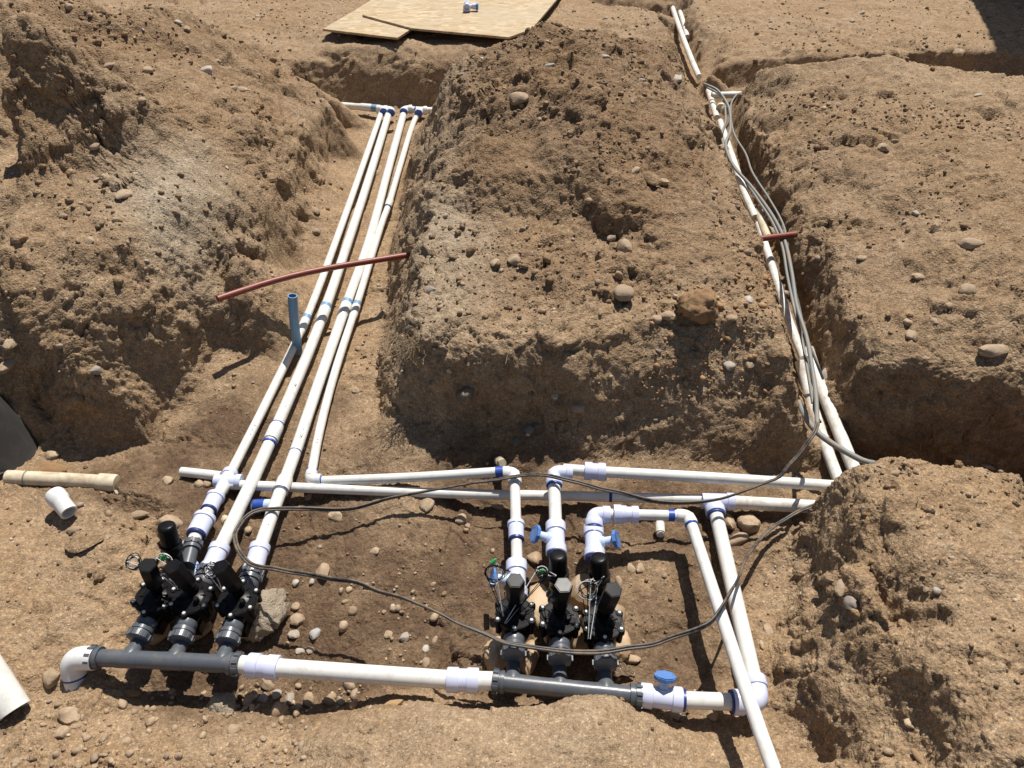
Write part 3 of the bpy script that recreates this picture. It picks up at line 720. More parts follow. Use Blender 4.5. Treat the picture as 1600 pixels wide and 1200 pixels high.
# grey-blue joints under the red pipe, bells and rings
for rt, pp, (px, py), rad in ((rA, pA, (478, 497), .0135), (rB, pB, (509, 480), .0175), (rC, pC, (542, 475), .0172), (rD, pD, (558, 477), .013)):
    p, t = near(pp, px, py); ring_part(rt, p, t, rad * 1.12, .022, 'riser', 'cement_ring')
    coupling_parts(rt, p - t * .045, t, rad * 1.16, .075, 'pipe', 'bell_joint', 4)
p, t = near(pB, 430, 674); coupling_parts(rB, p, -t, .0215, .07, 'whitefit', 'coupling', 4)
p, t = near(pB, 421, 692); ring_part(rB, p, t, .0205, .006, 'primer')
p, t = near(pB, 434, 665); ring_part(rB, p, t, .0195, .003, 'primer')
p, t = near(pC, 464, 708); ring_part(rC, p, t, .0179, .003, 'primer')
p, t = near(pC, 443, 756); coupling_parts(rC, p, -t, .0215, .06, 'dirtypipe', 'coupling', 4)
p, t = near(pC, 439, 768); ring_part(rC, p, t, .0218, .004, 'navy')
p, t = near(pD, 609, 318); coupling_parts(rD, p, t, .0158, .05, 'dirtypipe', 'coupling', 4)
p, t = near(pD, 607, 324); ring_part(rD, p, t, .0162, .004, 'navy')
# hand-written marks on the pipes
def mark(root, pp, px, py, r, strokes, sc):
    p, t = near(pp, px, py); view = (Vector((0, 0, CAM_H)) - p); nrm = (view - t * view.dot(t)).normalized(); side = t.cross(nrm)
    mb = MB()
    for st in strokes:
        q = []
        for u, v in st:
            an = u * sc / r; q.append(p + t * (v * sc) + (nrm * math.cos(an) - side * math.sin(an)) * (r + .0004))
        mb.tube(q, .0007, 5)
    mb.build('pen_mark', 'ink', root)
R_ST = [[(-.4, -.8), (-.4, .8), (.3, .7), (.3, .1), (-.4, 0), (.4, -.8)]]
mark(rB, pB, 453, 606, .0175, R_ST, .008); mark(rC, pC, 475, 690, .0172, R_ST, .008)
mark(rC, pC, 467, 676, .0172, [[(-.4, .5), (.4, .5)], [(0, .5), (0, -.6)]], .007)
mark(rC, pC, 463, 690, .0172, [[(-.3, -.5), (.3, .5)]], .007)
for rt, pp, pl, rad in ((rA, pA, [(396, 668), (392, 676), (388, 684)], .0135), (rD, pD, [(496, 690), (494, 698)], .013), (rB, pB, [(440, 640)], .0175), (rC, pC, [(412, 826)], .0172)):
    for q in pl: mark(rt, pp, q[0], q[1], rad, [[(-.4, -.3), (.1, .4)], [(.2, -.4), (.4, .3)]], .005)
# the header across the far end
e1 = [(440, 155, .15), (515, 163, .15), (575, 168, .15), (596, 170, .15)]
rt, pp = run('dusty white pipe crossing the far end of the left trench', e1, .0165, 'dirtypipe', cat='pipe')
p, t = near(pp, 585, 169); ring_part(rt, p, t, .0185, .03, 'riser'); coupling_parts(rt, pp[-1] - t * .09, t, .0195, .07, 'whitefit', 'coupling', 4)
for (px, py, nm, lab, sgn) in ((601, 171, 'pipe_elbow', 'white elbow at the far end of the leftmost trench pipe', -1), (612, 172, 'pipe_elbow', 'white elbow at the far end of the second trench pipe', -1), (632, 171, 'pipe_elbow', 'white elbow at the far end of the third trench pipe', 1), (655, 173, 'pipe_elbow', 'white elbow at the far end of the crooked trench pipe', 1)):
    c = U(px, py, .155); rt = thing(nm, lab, 'pipe elbow', c, 'white elbows at the far end of the left trench')
    elbow(rt, c, V(.0, 1, 0), V(sgn, .1, 0), .019, .035, .04, 'whitefit', 'elbow_body'); ring_part(rt, c - V(0, .038, 0), V(0, 1, 0), .0195, .006, 'primer')
rt, pp = run('short white pipe running from the far elbows under the centre heap', [(636, 171, .155), (662, 172, .155), (720, 176, .155)], .016, 'pipe')
p, t = near(pp, 650, 172); ring_part(rt, p, t, .0175, .006, 'primer')

# ------------------------------------------------------------------ pipes crossing the pit
rE, pE = run('long white pipe lying across the pit behind the valves', [(352, 757, .052), (700, 771, .042), (900, 775, .042), (1108, 781, .052)], .0135)
p, t = near(pE, 954, 776); ring_part(rE, p, t, .0140, .008, 'navy', 'cement_ring')
rt, pp = run('short white pipe stub ending left of the thin trench pipe', [(284, 737, .04), (346, 744, .05)], .0135, hollow=(True, False))
c = U(353, 752, .055)
tA = (pA[1] - pA[0]).normalized(); tE = (pE[3] - pE[0]).normalized()
rt = thing('pipe_tee', 'pale white tee joining the thin trench pipe to the cross pipe', 'pipe tee', c)
mb = MB(); mb.tube([c - tA * .035, c + tA * .035], .0185, 24).tube([c - tE * .03, c + tE * .04], .0178, 24)
o = mb.build('tee_body', 'fitting', rt)
collar(MB(), c + tA * .03, tA, .0212, .014).build('collar', 'fitting', o); collar(MB(), c + tE * .036, tE, .0212, .016).build('collar', 'fitting', o)
# run from the tee down to the left filter
down = [U(350, 760, .058), U(330, 790, .068), U(313, 823, .078), U(302, 847, .082)]
rt = thing('pipe_coupling', 'pale stepped coupling between the tee and the left black canister', 'pipe coupling', down[0])
MB().tube(spline(down), .0165, 22).build('pipe', 'pipe', rt)
d0 = (down[2] - down[1]).normalized()
coupling_parts(rt, down[1] - d0 * .012, d0, .0225, .055, 'fitting', 'coupling', 2); ring_part(rt, down[1] + d0 * .018, d0, .0212, .006, 'navy')
coupling_parts(rt, down[2] - d0 * .004, d0, .0265, .062, 'fitting', 'reducer', 2); ring_part(rt, down[2] + d0 * .0295, d0, .0235, .006, 'navy')

rD2, pD2 = run('white pipe crossing the pit from the crooked pipe to the first right elbow', [(486, 752, .052), (640, 746, .075), (796, 736, .10)], .0132)
p, t = near(pD2, 503, 753); ring_part(rD2, p, t, .0138, .010)
p, t = near(pD2, 782, 738); ring_part(rD2, p, t, .0150, .020)
tD = (pD[1] - pD[0]).normalized(); c = U(485, 750, .055); rt = thing('pipe_elbow', 'white elbow at the near end of the crooked trench pipe', 'pipe elbow', c)
elbow(rt, c, -tD, (pD2[4] - pD2[0]), .0165, .03, .03, 'whitefit', 'elbow_body', rc=.0167); p = c + tD * .034; ring_part(rt, p, tD, .0165, .009)
# first right line
a1 = U(804, 738, .102); b1 = U(808, 890, .088); t1 = (b1 - a1).normalized()
c = a1.copy(); rt = thing('pipe_elbow', 'white elbow above the first right hand valve', 'pipe elbow', c)
elbow(rt, c, (pD2[-1] - pD2[-4]), t1, .0165, .03, .038, 'whitefit', 'elbow_body', rc=.0185)
rt, pp = run('white pipe between its elbow and the first right hand valve', [a1, a1.lerp(b1, .55), b1], .0140, sm=False)
p, t = near(pp, 808, 826); coupling_parts(rt, p, t, .0205, .05, 'fitting', 'coupling', 2); ring_part(rt, p + t * .027, t, .0195, .006, 'navy')
# second right line
a2 = U(865, 737, .112); b2 = U(869, 838, .095); t2 = (b2 - a2).normalized(); gd = U(1100, 747, .10) - U(900, 735, .108)
rt = thing('pipe_elbow', 'white collared elbow above the middle right hand valve', 'pipe elbow', a2)
elbow(rt, a2, -gd, t2, .0185, .05, .045, 'fitting', 'elbow_body', rc=.0225); ring_part(rt, a2 + t2 * .046, t2, .0205, .006)
rt, pp = run('short white pipe from its elbow to the middle right hand shutoff', [a2, b2], .0165, sm=False)
rG, pG = run('white pipe running right from the collared elbow into the bank', [(880, 733, .11), (935, 737, .108), (1100, 746, .10), (1300, 759, .09), (1345, 763, .085)], .0152)
p, t = near(pG, 928, 737); coupling_parts(rG, p, t, .0245, .056, 'fitting', 'coupling', 1)
# third right line
a3 = U(928, 804, .115); b3 = U(928, 850, .10); t3 = (b3 - a3).normalized(); hd = U(1060, 806, .115) - U(960, 803, .115)
rt = thing('pipe_elbow', 'white collared elbow above the rightmost valve', 'pipe elbow', a3)
elbow(rt, a3, -hd, t3, .0198, .04, .035, 'fitting', 'elbow_body', rc=.0228, bend=.016); ring_part(rt, a3 + t3 * .036, t3, .0200, .006)
rH, pH = run('short white pipe with a stepped coupling right of the collared elbow', [(945, 803, .115), (1076, 806, .115)], .0135, sm=False)
p, t = near(pH, 978, 804); coupling_parts(rH, p, t, .0245, .062, 'fitting', 'reducer', 3)
p, t = near(pH, 1051, 805); ring_part(rH, p, t, .0152, .015); coupling_parts(rH, p + t * .02, t, .0150, .03, 'pipe', 'socket', 4)
diag = [U(1076, 806, .115), U(1120, 940, .135), U(1172, 1098, .165), U(1208, 1200, .18), U(1240, 1290, .19)]
rt, pp = run('long thin white pipe slanting over the others towards the viewer', diag, .0142)
dd = (diag[1] - diag[0]).normalized(); rt2 = thing('pipe_elbow', 'white elbow at the top of the slanting thin pipe', 'pipe elbow', diag[0])
elbow(rt2, diag[0], hd, dd, .0165, .03, .03, 'pipe', 'elbow_body', rc=.0168); ring_part(rt2, diag[0] + dd * .031, dd, .0168, .005)
# tee and thick pipe to the front right elbow
c = U(1114, 783, .055); c2 = U(1186, 1098, .07); fd = (c2 - c).normalized(); rt = thing('pipe_tee', 'white tee where the thick front pipe leaves the cross pipe', 'pipe tee', c)
te = V(1, -.03, 0).normalized()
o = MB().tube([c - te * .03, c + te * .05], .0215, 24).tube([c, c + fd * .04], .0225, 24).build('tee_body', 'fitting', rt)
collar(MB(), c + te * .045, te, .0245, .02).build('collar', 'fitting', o); collar(MB(), c + fd * .034, fd, .0262, .022).build('collar', 'fitting', o)
ring_part(rt, c + fd * .047, fd, .0225, .006)
rt, pp = run('thick white pipe from the rear tee to the front right elbow', [c + fd * .03, c2 - fd * .03], .0180, sm=False)
rt, pp = run('thick dusty pipe continuing right from the rear tee into the bank', [(1120, 783, .055), (1262, 791, .05), (1330, 795, .05)], .0182, 'dirtypipe')
ld = (U(1060, 1095, .07) - c2); ld.z = 0; ld.normalize()
rt = thing('pipe_elbow', 'thick white elbow at the front right corner of the pipework', 'pipe elbow', c2)
elbow(rt, c2, fd, ld, .0232, .055, .055, 'fitting', 'elbow_body', rc=.0262); ring_part(rt, c2 + ld * .057, ld, .0245, .006, 'navy')
mR0, mR1 = U(770, 1064, .072), U(1003, 1088, .072)
rt, pp = run('short white pipe between the front shutoff and the front right elbow', [U(1050, 1093, .071), c2 + ld * .03], .0178, sm=False)

# ------------------------------------------------------------------ grey manifolds
def manifold(label, p0, p1, stubs, dirs, r=.0187, group='grey three-port manifolds'):
    ax = (p1 - p0).normalized(); root = thing('valve_manifold', label, 'manifold', p0, group)
    mb = MB().tube([p0, p1], r, 28); mb.build('header_tube', 'grey', root)
    for s_, d_ in zip(stubs, dirs):
        f = (s_ - p0).dot(ax); b = p0 + ax * f
        m2 = MB().tube([b, b + d_ * (r * 1.05), b + d_ * (r * 1.3), b + d_ * .05], [r * 1.0, r * 1.0, r * .84, r * .82], 24); m2.build('outlet_port', 'grey', root)
        MB().tube([b - ax * r * 1.25, b + ax * r * 1.25], r * 1.035, 28).build('tee_sleeve', 'grey', root)
    for p, t in ((p0 + ax * .012, ax), (p1 - ax * .012, -ax)):
        m2 = MB(); nut(m2, p, t, r * 1.32, .026, 10); m2.build('union_nut', 'grey', root)
    return root
mL0, mL1 = U(140, 1027, .072), U(376, 1038, .072)
axL = (mL1 - mL0).normalized(); axR = (mR1 - mR0).normalized()
SL = [U(200, 1031, .072), U(271, 1034, .072), U(345, 1037, .072)]
OL = [U(300, 855, .082), U(322, 905, .082), U(391, 908, .082)]
SR = [U(801, 1067, .072), U(875, 1074, .072), U(947, 1082, .072)]
OR = [U(806, 930, .085), U(871, 880, .09), U(934, 885, .092)]
def flat(v): return Vector((v.x, v.y, 0)).normalized()
DL = [flat(o - s_) for s_, o in zip(SL, OL)]; DR = [flat(o - s_) for s_, o in zip(SR, OR)]
manifold('grey three-port manifold at the left end of the front pipe', mL0, mL1, SL, DL)
manifold('wet grey three-port manifold at the right behind the earth lip', mR0, mR1, SR, DR)
MB_front = run('white pipe in front joining the two grey manifolds', [mL1 + axL * .0, U(430, 1043, .072), U(700, 1062, .072), mR0], .0195, sm=False)
for (px, py) in ((409, 1041), (724, 1066)):
    p, t = near(MB_front[1], px, py); coupling_parts(MB_front[0], p, t, .0262, .068, 'fitting', 'coupling', 1)
c = U(110, 1027, .072); rt = thing('pipe_elbow', 'thick white elbow turning down at the left end of the left manifold', 'pipe elbow', c)
elbow(rt, c, -axL, V(.1, -.55, -1), .0255, .055, .045, 'whitefit', 'elbow_body', rc=.0256, bend=.034)
dn = V(.1, -.55, -1).normalized(); ring_part(rt, c + dn * .046, dn, .0257, .004, 'navy'); MB().tube([c + dn * .048, c + dn * .09], .0238, 24).build('down_pipe', 'whitefit', rt)
MB().tube([mL0 - axL * .03, mL0 + axL * .01], .0205, 24).build('grey_spigot', 'grey', rt)

# ------------------------------------------------------------------ valves
def make_valve():
    root = thing('control_valve', 'x', 'valve', (0, 0, 0), 'black solenoid valves on the manifolds')
    mb = MB(); mb.lathe((0, -.062, 0), (0, 1, 0), [(0, .0175), (.012, .0175), (.014, .0215), (.03, .0225), (.094, .0225), (.11, .0215), (.112, .0175), (.124, .0175)], 24)
    mb.lathe((0, 0, -.052), (0, 0, 1), [(0, .024), (.008, .034), (.045, .0385), (.070, .0410)], 28)
    for k in range(6):
        an = math.pi / 6 + k * math.pi / 3; mb.lathe((.0420 * math.cos(an), .0420 * math.sin(an), -.012), (0, 0, 1), [(0, .006), (.034, .0075)], 12)
    mb.box((0, 0, -.034), (.044, .104, .03))
    mb.build('body', 'black', root)
    mb = MB(); mb.lathe((0, 0, .019), (0, 0, 1), [(0, .0440), (.009, .0440), (.0105, .0425), (.0105, .038), (.004, .037), (.004, .030), (.010, .027), (.014, .016), (.015, .001)], 36)
    for k in range(6):
        an = math.pi / 6 + k * math.pi / 3; mb.lathe((0.0435 * math.cos(an), 0.0435 * math.sin(an), .018), (0, 0, 1), [(0, .0085), (.012, .0085), (.0135, .0075)], 14)
    for k in range(8):
        an = k * math.pi / 4 + .2; mb.box((.025 * math.cos(an), .025 * math.sin(an), .027), (.016, .0025, .009), Matrix.Rotation(an, 3, 'Z'))
    mb.lathe((.018, -.012, .03), (0, 0, 1), [(0, .0065), (.012, .0065), (.014, .005)], 8)
    bon = mb.build('bonnet', 'black', root)
    for k in range(6):
        an = math.pi / 6 + k * math.pi / 3; MB().lathe((0.0435 * math.cos(an), 0.0435 * math.sin(an), .0312), (0, 0, 1), [(0, .0042), (.003, .0042), (.0042, .003)], 6).build('screw', 'steel', root, local=True)
    so = MB(); so.lathe((0, 0, 0), (0, 0, 1), [(0, .0125), (.022, .0125), (.024, .0180), (.03, .0203), (.098, .0209), (.102, .0198), (.1025, .0198)], 6)
    so.lathe((0, 0, .004), (0, 0, 1), [(0, .0155), (.008, .0155)], 20)
    sol = so.build('solenoid', 'black', root, 20, local=True); sol.location = (0, .016, .034)
    MB().lathe((0, 0, .1026), (0, 0, 1), [(0, .0183), (.0006, .0183), (.0012, .0175)], 6).build('solenoid_cap', 'black', sol, 20)
    for y_, sg in ((-.080, 1), (.080, -1)):
        m2 = MB(); nut(m2, V(0, y_, 0), V(0, sg, 0), .0255, .028, 10); m2.build('union_nut', 'grey', root, local=True)
    for y_ in (-.064, .046): MB().lathe((0, y_, 0), (0, 1, 0), [(0, .021), (.005, .0235), (.016, .0235), (.018, .021)], 24).build('threaded_adapter', 'grey', root, local=True)
    return root
def coil(root, start, centre, rad, turns, seed, mats=('wirewhite', 'black', 'wirewhite'), end=None, rr=.0010, tilt=.6):
    r_ = random.Random(seed)
    for k, mt in enumerate(mats):
        ps = [Vector(start) + V(r_.uniform(-.003, .003), r_.uniform(-.003, .003), 0)]
        ph = r_.uniform(0, 6); c = Vector(centre); ti = tilt + r_.uniform(-.3, .3); rk = rad * r_.uniform(.8, 1.15)
        for j in range(int(turns * 9)):
            an = ph + j * 2 * math.pi / 9; q = V(rk * math.cos(an), rk * math.sin(an) * math.cos(ti), rk * math.sin(an) * math.sin(ti))
            ps.append(c + q * r_.uniform(.88, 1.1) + V(r_.uniform(-.002, .002), r_.uniform(-.002, .002), .002 * k))
        if end is not None: ps.append(Vector(end) + V(r_.uniform(-.003, .003), 0, 0))
        MB().tube(spline(ps, .004), rr, 6).build('wire', mt, root, local=True)
proto = make_valve()
VL = ['black solenoid valve, leftmost on the left manifold', 'black solenoid valve in the middle of the left manifold', 'black solenoid valve beside the broken concrete on the left manifold',
      'black solenoid valve, first of the right trio, under the white pipe shutoff', 'black solenoid valve in the middle of the right manifold', 'black solenoid valve, rightmost of all, with long white wires']
valves = []
for i, (s_, d_) in enumerate(zip(SL + SR, DL + DR)):
    o = proto if i == 0 else copy_tree(proto)
    q = s_ + d_ * .137; o.location = (q.x, q.y, .085 if i < 3 else .09)
    o.rotation_euler = (math.radians((2, 2, 2, -7, -6, -6)[i]), 0, math.atan2(-d_.x, d_.y)); o['label'] = VL[i]; valves.append(o)
    sol = [c for c in o.children if c.name.startswith('solenoid')][0]
    sol.rotation_euler = ((.05, -.02, -.02, .16, .16, .18)[i], (.13, -.16, -.15, .0, .03, .10)[i], (.2, .5, .3, 0, .1, .25)[i])
    sol['label'] = ('upright black hexagonal solenoid', 'black hexagonal solenoid leaning left', 'black hexagonal solenoid leaning left', 'upright black hexagonal solenoid', 'upright black hexagonal solenoid', 'black hexagonal solenoid leaning right')[i]
for i, (st, ce, en) in enumerate((((-.010, .018, .128), (-.028, .022, .12), (-.012, .018, .12)), ((-.03, .02, .125), (-.05, .03, .108), (-.02, 0, .06)), ((-.03, .018, .125), (-.046, .02, .105), (-.03, .0, .055)),
                                  ((-.012, .02, .14), (-.048, .045, .10), (-.026, -.02, .04)), ((-.012, .02, .14), (-.04, .06, .10), (-.12, -.03, .04)), ((-.005, .02, .15), (-.038, .02, .11), (-.035, -.055, .04)))):
    coil(valves[i], st, ce, (.016, .02, .016, .019, .014, .02)[i], (2.2, 2.4, 2, 1.6, .7, 1.3)[i], 20 + i, end=en, tilt=.5 if i < 3 else 1.1, mats=('wirewhite', 'black', 'wirewhite', 'black'))
for i, (q, d_) in {1: ((-.05, .035, .122), (.3, .2, .8)), 3: ((-.055, .055, .125), (.6, .3, .5)), 4: ((-.045, .062, .105), (.5, -.3, .4)), 5: ((-.036, .018, .09), (.6, -.2, .5))}.items():
    MB().lathe(q, d_, [(0, .0045), (.006, .005), (.014, .0025), (.016, .001)], 8).box(Vector(q) + Vector(d_).normalized() * .003, (.012, .003, .004)).build('wire_nut', 'green', valves[i], local=True)
def canister(label, base, top, lab=False, outlet=None):
    root = thing('pressure_regulator', label, 'pressure regulator', base, 'black upright pressure regulators'); ax = (top - base); L = ax.length; ax.normalize()
    MB().lathe(base, ax, [(-.02, .012), (-.015, .019), (L * .38, .0205), (L * .42, .0225), (L * .46, .0245)], 32).build('lower_body', 'black', root)
    MB().lathe(base, ax, [(L * .46, .0248), (L * .50, .0252), (L * .51, .0242), (L * .56, .0242), (L * .57, .0250), (L * .60, .0250)], 32).build('threaded_collar', 'black', root)
    MB().lathe(base, ax, [(L * .60, .0212), (L * .93, .0205), (L * .97, .0195), (L * .99, .017), (L, .012)], 32).build('cap', 'black', root)
    if lab:
        a, b = frame(ax); c = base + ax * L * .16; q = Vector((-.82, -.55, .1)).normalized(); side = ax.cross(q).normalized(); mb = MB(); ring = []
        mb2 = MB(); vs = []
        for k in range(20):
            an = 2 * math.pi * k / 20; w_ = math.cos(an) * .013 / .0212; vs.append(c + ax * math.sin(an) * .015 + (q * math.cos(w_) + side * math.sin(w_)) * .0212)
        mb2.v = vs + [c + q * .0214]; mb2.f = [(k, (k + 1) % 20, 20) for k in range(20)]; mb2.build('round_label', 'yellow', root)
        mb3 = MB()
        for hh, L_ in ((.007, .006), (.003, .010), (-.001, .009), (-.005, .010), (-.009, .006)):
            pts_ = [c + ax * hh + (q * math.cos(u) + side * math.sin(u)) * .0216 for u in np.linspace(-L_ / .0212, L_ / .0212, 7)]
            for k in range(0, 6, 2): mb3.tube(pts_[k:k + 2], .0006, 4)
        mb3.build('label_print', 'ink', root)
    return root
q1 = SL[0] + DL[0] * .226
canister('black regulator canister behind the left solenoid valves', V(q1.x, q1.y, .085), V(q1.x + .004, q1.y + .03, .222))
canister('black regulator canister behind the middle right valve', U(872, 930, .075), U(872, 866, .205), True)
canister('black regulator canister behind the rightmost valve', U(937, 934, .075), U(936, 870, .205), True)
rt = thing('pipe_nipple', 'grey ribbed nut between left canister and white reducer', 'pipe nut', OL[0]); m2 = MB(); dq = (OL[0] - down[3]).normalized(); nut(m2, OL[0] - dq * .004, dq, .0225, .026, 9)
m2.tube([down[3], OL[0] + dq * .055], .017, 20); m2.build('union_nut', 'grey', rt)
for k, (o_, d_, lab) in enumerate(((OL[1], DL[1], 'pale white fitting between the thick second pipe and middle left valve'), (OL[2], DL[2], 'pale white fitting between the third pipe and the concrete-side valve'))):
    e = (pB, pC)[k][0]; dv = (o_ - e).normalized(); rt = thing('pipe_coupling', lab, 'pipe coupling', e)
    L = (o_ - e).length; n_ = o_ - dv * (L * .0)
    MB().lathe(e - dv * .02, dv, [(0, .0235), (.002, .0255), (.018, .0255), (.02, .023), (L * .62 + .01, .0235), (L * .62 + .012, .0262), (L + .012, .0268), (L + .014, .024)], 28).build('reducer', 'fitting', rt)
    ring_part(rt, o_ + dv * -.003, dv, .0252, .008, 'navy')
# ------------------------------------------------------------------ shutoffs with round blue handles
def shutoff(label, p0, p1, hdir, hl=.05, r=.0225):
    ax = (p1 - p0).normalized(); L = (p1 - p0).length; root = thing('ball_valve', label, 'shutoff valve', p0, 'white shutoffs with round blue handles'); c = p0.lerp(p1, .55); hd_ = Vector(hdir); hd_ = (hd_ - ax * hd_.dot(ax)).normalized()
    MB().lathe(p0, ax, [(0, r * 1.08), (.002, r * 1.14), (L * .28, r * 1.14), (L * .30, r * .98), (L * .74, r * 1.0), (L * .76, r * 1.14), (L - .002, r * 1.16), (L, r * 1.08)], 30).build('body', 'fitting', root)
    st = MB().lathe(c, hd_, [(0, r * .7), (hl * .55, r * .62), (hl * .57, r * .5), (hl * .95, r * .48)], 20).build('stem', 'paleblue', root)
    MB().lathe(c + hd_ * hl, hd_, [(0, .0185), (.002, .0230), (.010, .0235), (.012, .0220), (.012, .0180), (.006, .0175), (.006, .001)], 8).build('handle', 'bluecap', root)
    MB().lathe(c + hd_ * (hl + .0062), hd_, [(0, .0170), (.001, .0170)], 8).build('handle_face', 'paleblue', root)
    ring_part(root, p1 + ax * .002, ax, r * 1.0, .008, 'navy')
    return root
shutoff('white shutoff with its blue handle facing left above the first right valve', U(807, 878, .09), U(807, 934, .087), V(-1, -.2, .25))
shutoff('white shutoff with its blue handle tilted left behind the middle right canister', U(868, 818, .097), U(869, 866, .093), V(-1, -.25, .45))
shutoff('white shutoff with its blue handle facing right behind the rightmost canister', U(927, 823, .10), U(929, 872, .095), V(1, -.3, .4))
shutoff('white shutoff with upright blue handle on the puddle at the front right', U(1000, 1086, .072), U(1066, 1094, .072), V(0, .62, .78), .038, .0225)

# ------------------------------------------------------------------ cables
cab = [(1277, 661, .25), (1264, 691, .23), (1230, 729, .19), (1200, 755, .16), (1125, 777, .125), (1044, 786, .11), (988, 776, .12), (940, 762, .135), (880, 748, .145), (832, 742, .135), (772, 750, .12), (700, 760, .095), (604, 780, .075), (572, 791, .07), (520, 796, .075), (432, 794, .10), (412, 796, .11), (382, 810, .12), (368, 834, .13), (375, 867, .14), (408, 887, .15), (450, 893, .155), (520, 903, .16), (590, 922, .16), (660, 948, .155), (712, 972, .15), (760, 993, .14), (820, 1010, .138), (900, 1020, .138), (980, 1014, .14), (1052, 998, .155), (1108, 972, .172), (1140, 928, .165), (1164, 876, .12), (1192, 836, .08), (1228, 810, .065), (1262, 794, .07), (1300, 776, .07)]
_rj = random.Random(5)
MBc = MB(); cp = spline([p + V(_rj.uniform(-.003, .003), _rj.uniform(-.003, .003), _rj.uniform(-.003, .003)) for p in spline([U(*p) for p in cab], .06)], .012)
for sg in (-1, 1):
    q = []
    for i, p in enumerate(cp):
        t = (cp[min(i + 1, len(cp) - 1)] - cp[max(i - 1, 0)]).normalized(); a, b = frame(t); an = i * .05
        q.append(p + (a * math.cos(an) + b * math.sin(an)) * .0028 * sg)
    MBc.tube(q, .0030, 10)
tag(MBc.build('control_cable', 'cable'), 'black twin cable looping across the pit over the pipes', 'cable')
zc = lambda py: .235 + .05 * max(0, min(1, (560 - py) / 400))
def cable(label, pp, r, mat, dz=0):
    o = MB().tube(spline([U(x, y, (z if z else zc(y)) + dz) for x, y, z in pp], .015), r, 10).build('control_cable', mat); return tag(o, label, 'cable', 'cables in the narrow right trench')
cable('thick grey cable winding down the narrow right trench', [(1099, 131, .33), (1112, 136, .32), (1124, 144, .31), (1139, 169, 0), (1141, 202, 0), (1134, 228, 0), (1146, 259, 0), (1172, 289, 0), (1195, 319, 0), (1214, 349, 0), (1227, 379, 0), (1237, 425, 0), (1245, 477, 0), (1260, 526, 0), (1269, 575, .24), (1275, 620, .24), (1277, 664, .247)], .0062, 'greycable')
cable('thin pale cable wavering beside the thick one in the right trench', [(1152, 146, .3), (1142, 165, 0), (1146, 206, 0), (1165, 240, 0), (1176, 270, 0), (1202, 311, 0), (1221, 345, 0), (1229, 372, 0), (1234, 415, 0), (1243, 455, 0), (1258, 519, 0), (1275, 564, .2), (1286, 592, .15)], .0042, 'greycable', -.008)
cable('short grey hose crossing the white pipes at the trench mouth', [(1248, 628, .14), (1256, 646, .15), (1271, 669, .15), (1297, 691, .15), (1346, 719, .16), (1375, 728, .15), (1420, 760, .08)], .0085, 'greycable')
cable('black cable lying along the thick grey cable in the right trench', [(1222, 352, 0), (1233, 395, 0), (1241, 440, 0), (1252, 500, 0), (1262, 530, 0), (1266, 560, 0), (1273, 610, .235), (1272, 640, .23), (1282, 660, .19)], .0035, 'cable', -.004)
cable('second pale grey cable tangled over the pipes in the right trench', [(1104, 136, .31), (1128, 152, .29), (1134, 185, 0), (1128, 214, 0), (1139, 246, 0), (1163, 280, 0), (1184, 312, 0), (1206, 346, 0), (1222, 384, 0), (1230, 430, 0), (1241, 482, 0), (1253, 530, .2), (1262, 580, .17), (1270, 630, .14)], .0048, 'greycable', -.004)
# pipes in the right trench
G2 = 'dusty white pipes in the narrow right trench'
def rp(label, a, r, mat='dirtypipe', **k): return run(label, a, r, mat, group=G2, **k)
rp('dusty white pipe at the mouth of the right trench, left of two', [(1250, 565, .13), (1262, 610, .09), (1284, 680, .07), (1309, 747, .06), (1320, 775, .055)], .0160)
rp('dusty white pipe at the mouth of the right trench, right of two', [(1262, 545, .13), (1275, 586, .10), (1301, 650, .075), (1331, 725, .06), (1345, 755, .055)], .0185)
rp('dusty white pipe half way along the right trench', [(1185, 350, .21), (1217, 450, .175), (1234, 505, .15), (1256, 560, .13)], .014)
rt, _ = rp('stained pipe leaning on the earth beside the short red pipe', [(1184, 330, .225), (1200, 372, .215)], .0165, 'oldpipe')
rp('dusty white pipe in the upper right trench below the hose bend', [(1107, 142, .25), (1120, 184, .245)], .0145)
rp('long dusty white pipe in the upper right trench', [(1125, 190, .25), (1142, 240, .24), (1163, 300, .235), (1180, 340, .22)], .0145)
rp('white pipe crossing the right trench at the side trench', [(1112, 149, .265), (1160, 148, .265)], .016)
rp('white pipe at the very top of the right trench, left of two', [(1040, -20, .28), (1062, 45, .28), (1080, 92, .27), (1092, 120, .26)], .0150)
rp('white pipe at the very top of the right trench, right of two', [(1050, -20, .27), (1066, 30, .26), (1074, 58, .25)], .0150)
rt = thing('pipe_elbow', 'stained tan fitting among the cables in the right trench', 'pipe fitting', U(1128, 172, .26))
elbow(rt, U(1127, 166, .265), V(.3, 1, 0), V(.3, -1, -.1), .02, .03, .05, 'oldpipe', 'elbow_body')
run('short rusty red pipe bridging the narrow right trench', [(1180, 374, .27), (1244, 366, .27)], .0110, 'redpipe', 'red_pipe')
# red pipe over the left trench, blue riser
run('long rusty red pipe bridging the left trench', [(340, 467, .28), (361, 460, .275), (430, 438, .258), (508, 420, .238), (628, 400, .212), (655, 396, .212)], .0105, 'redpipe', 'red_pipe')
tp = [U(466, 566, .0), U(465, 545, .05), U(460, 505, .16), U(457, 462, .262)]
rt, pp = run('blue plastic riser standing up beside the leftmost trench pipe', tp, .0152, 'riser', 'riser_pipe', hollow=(False, True))
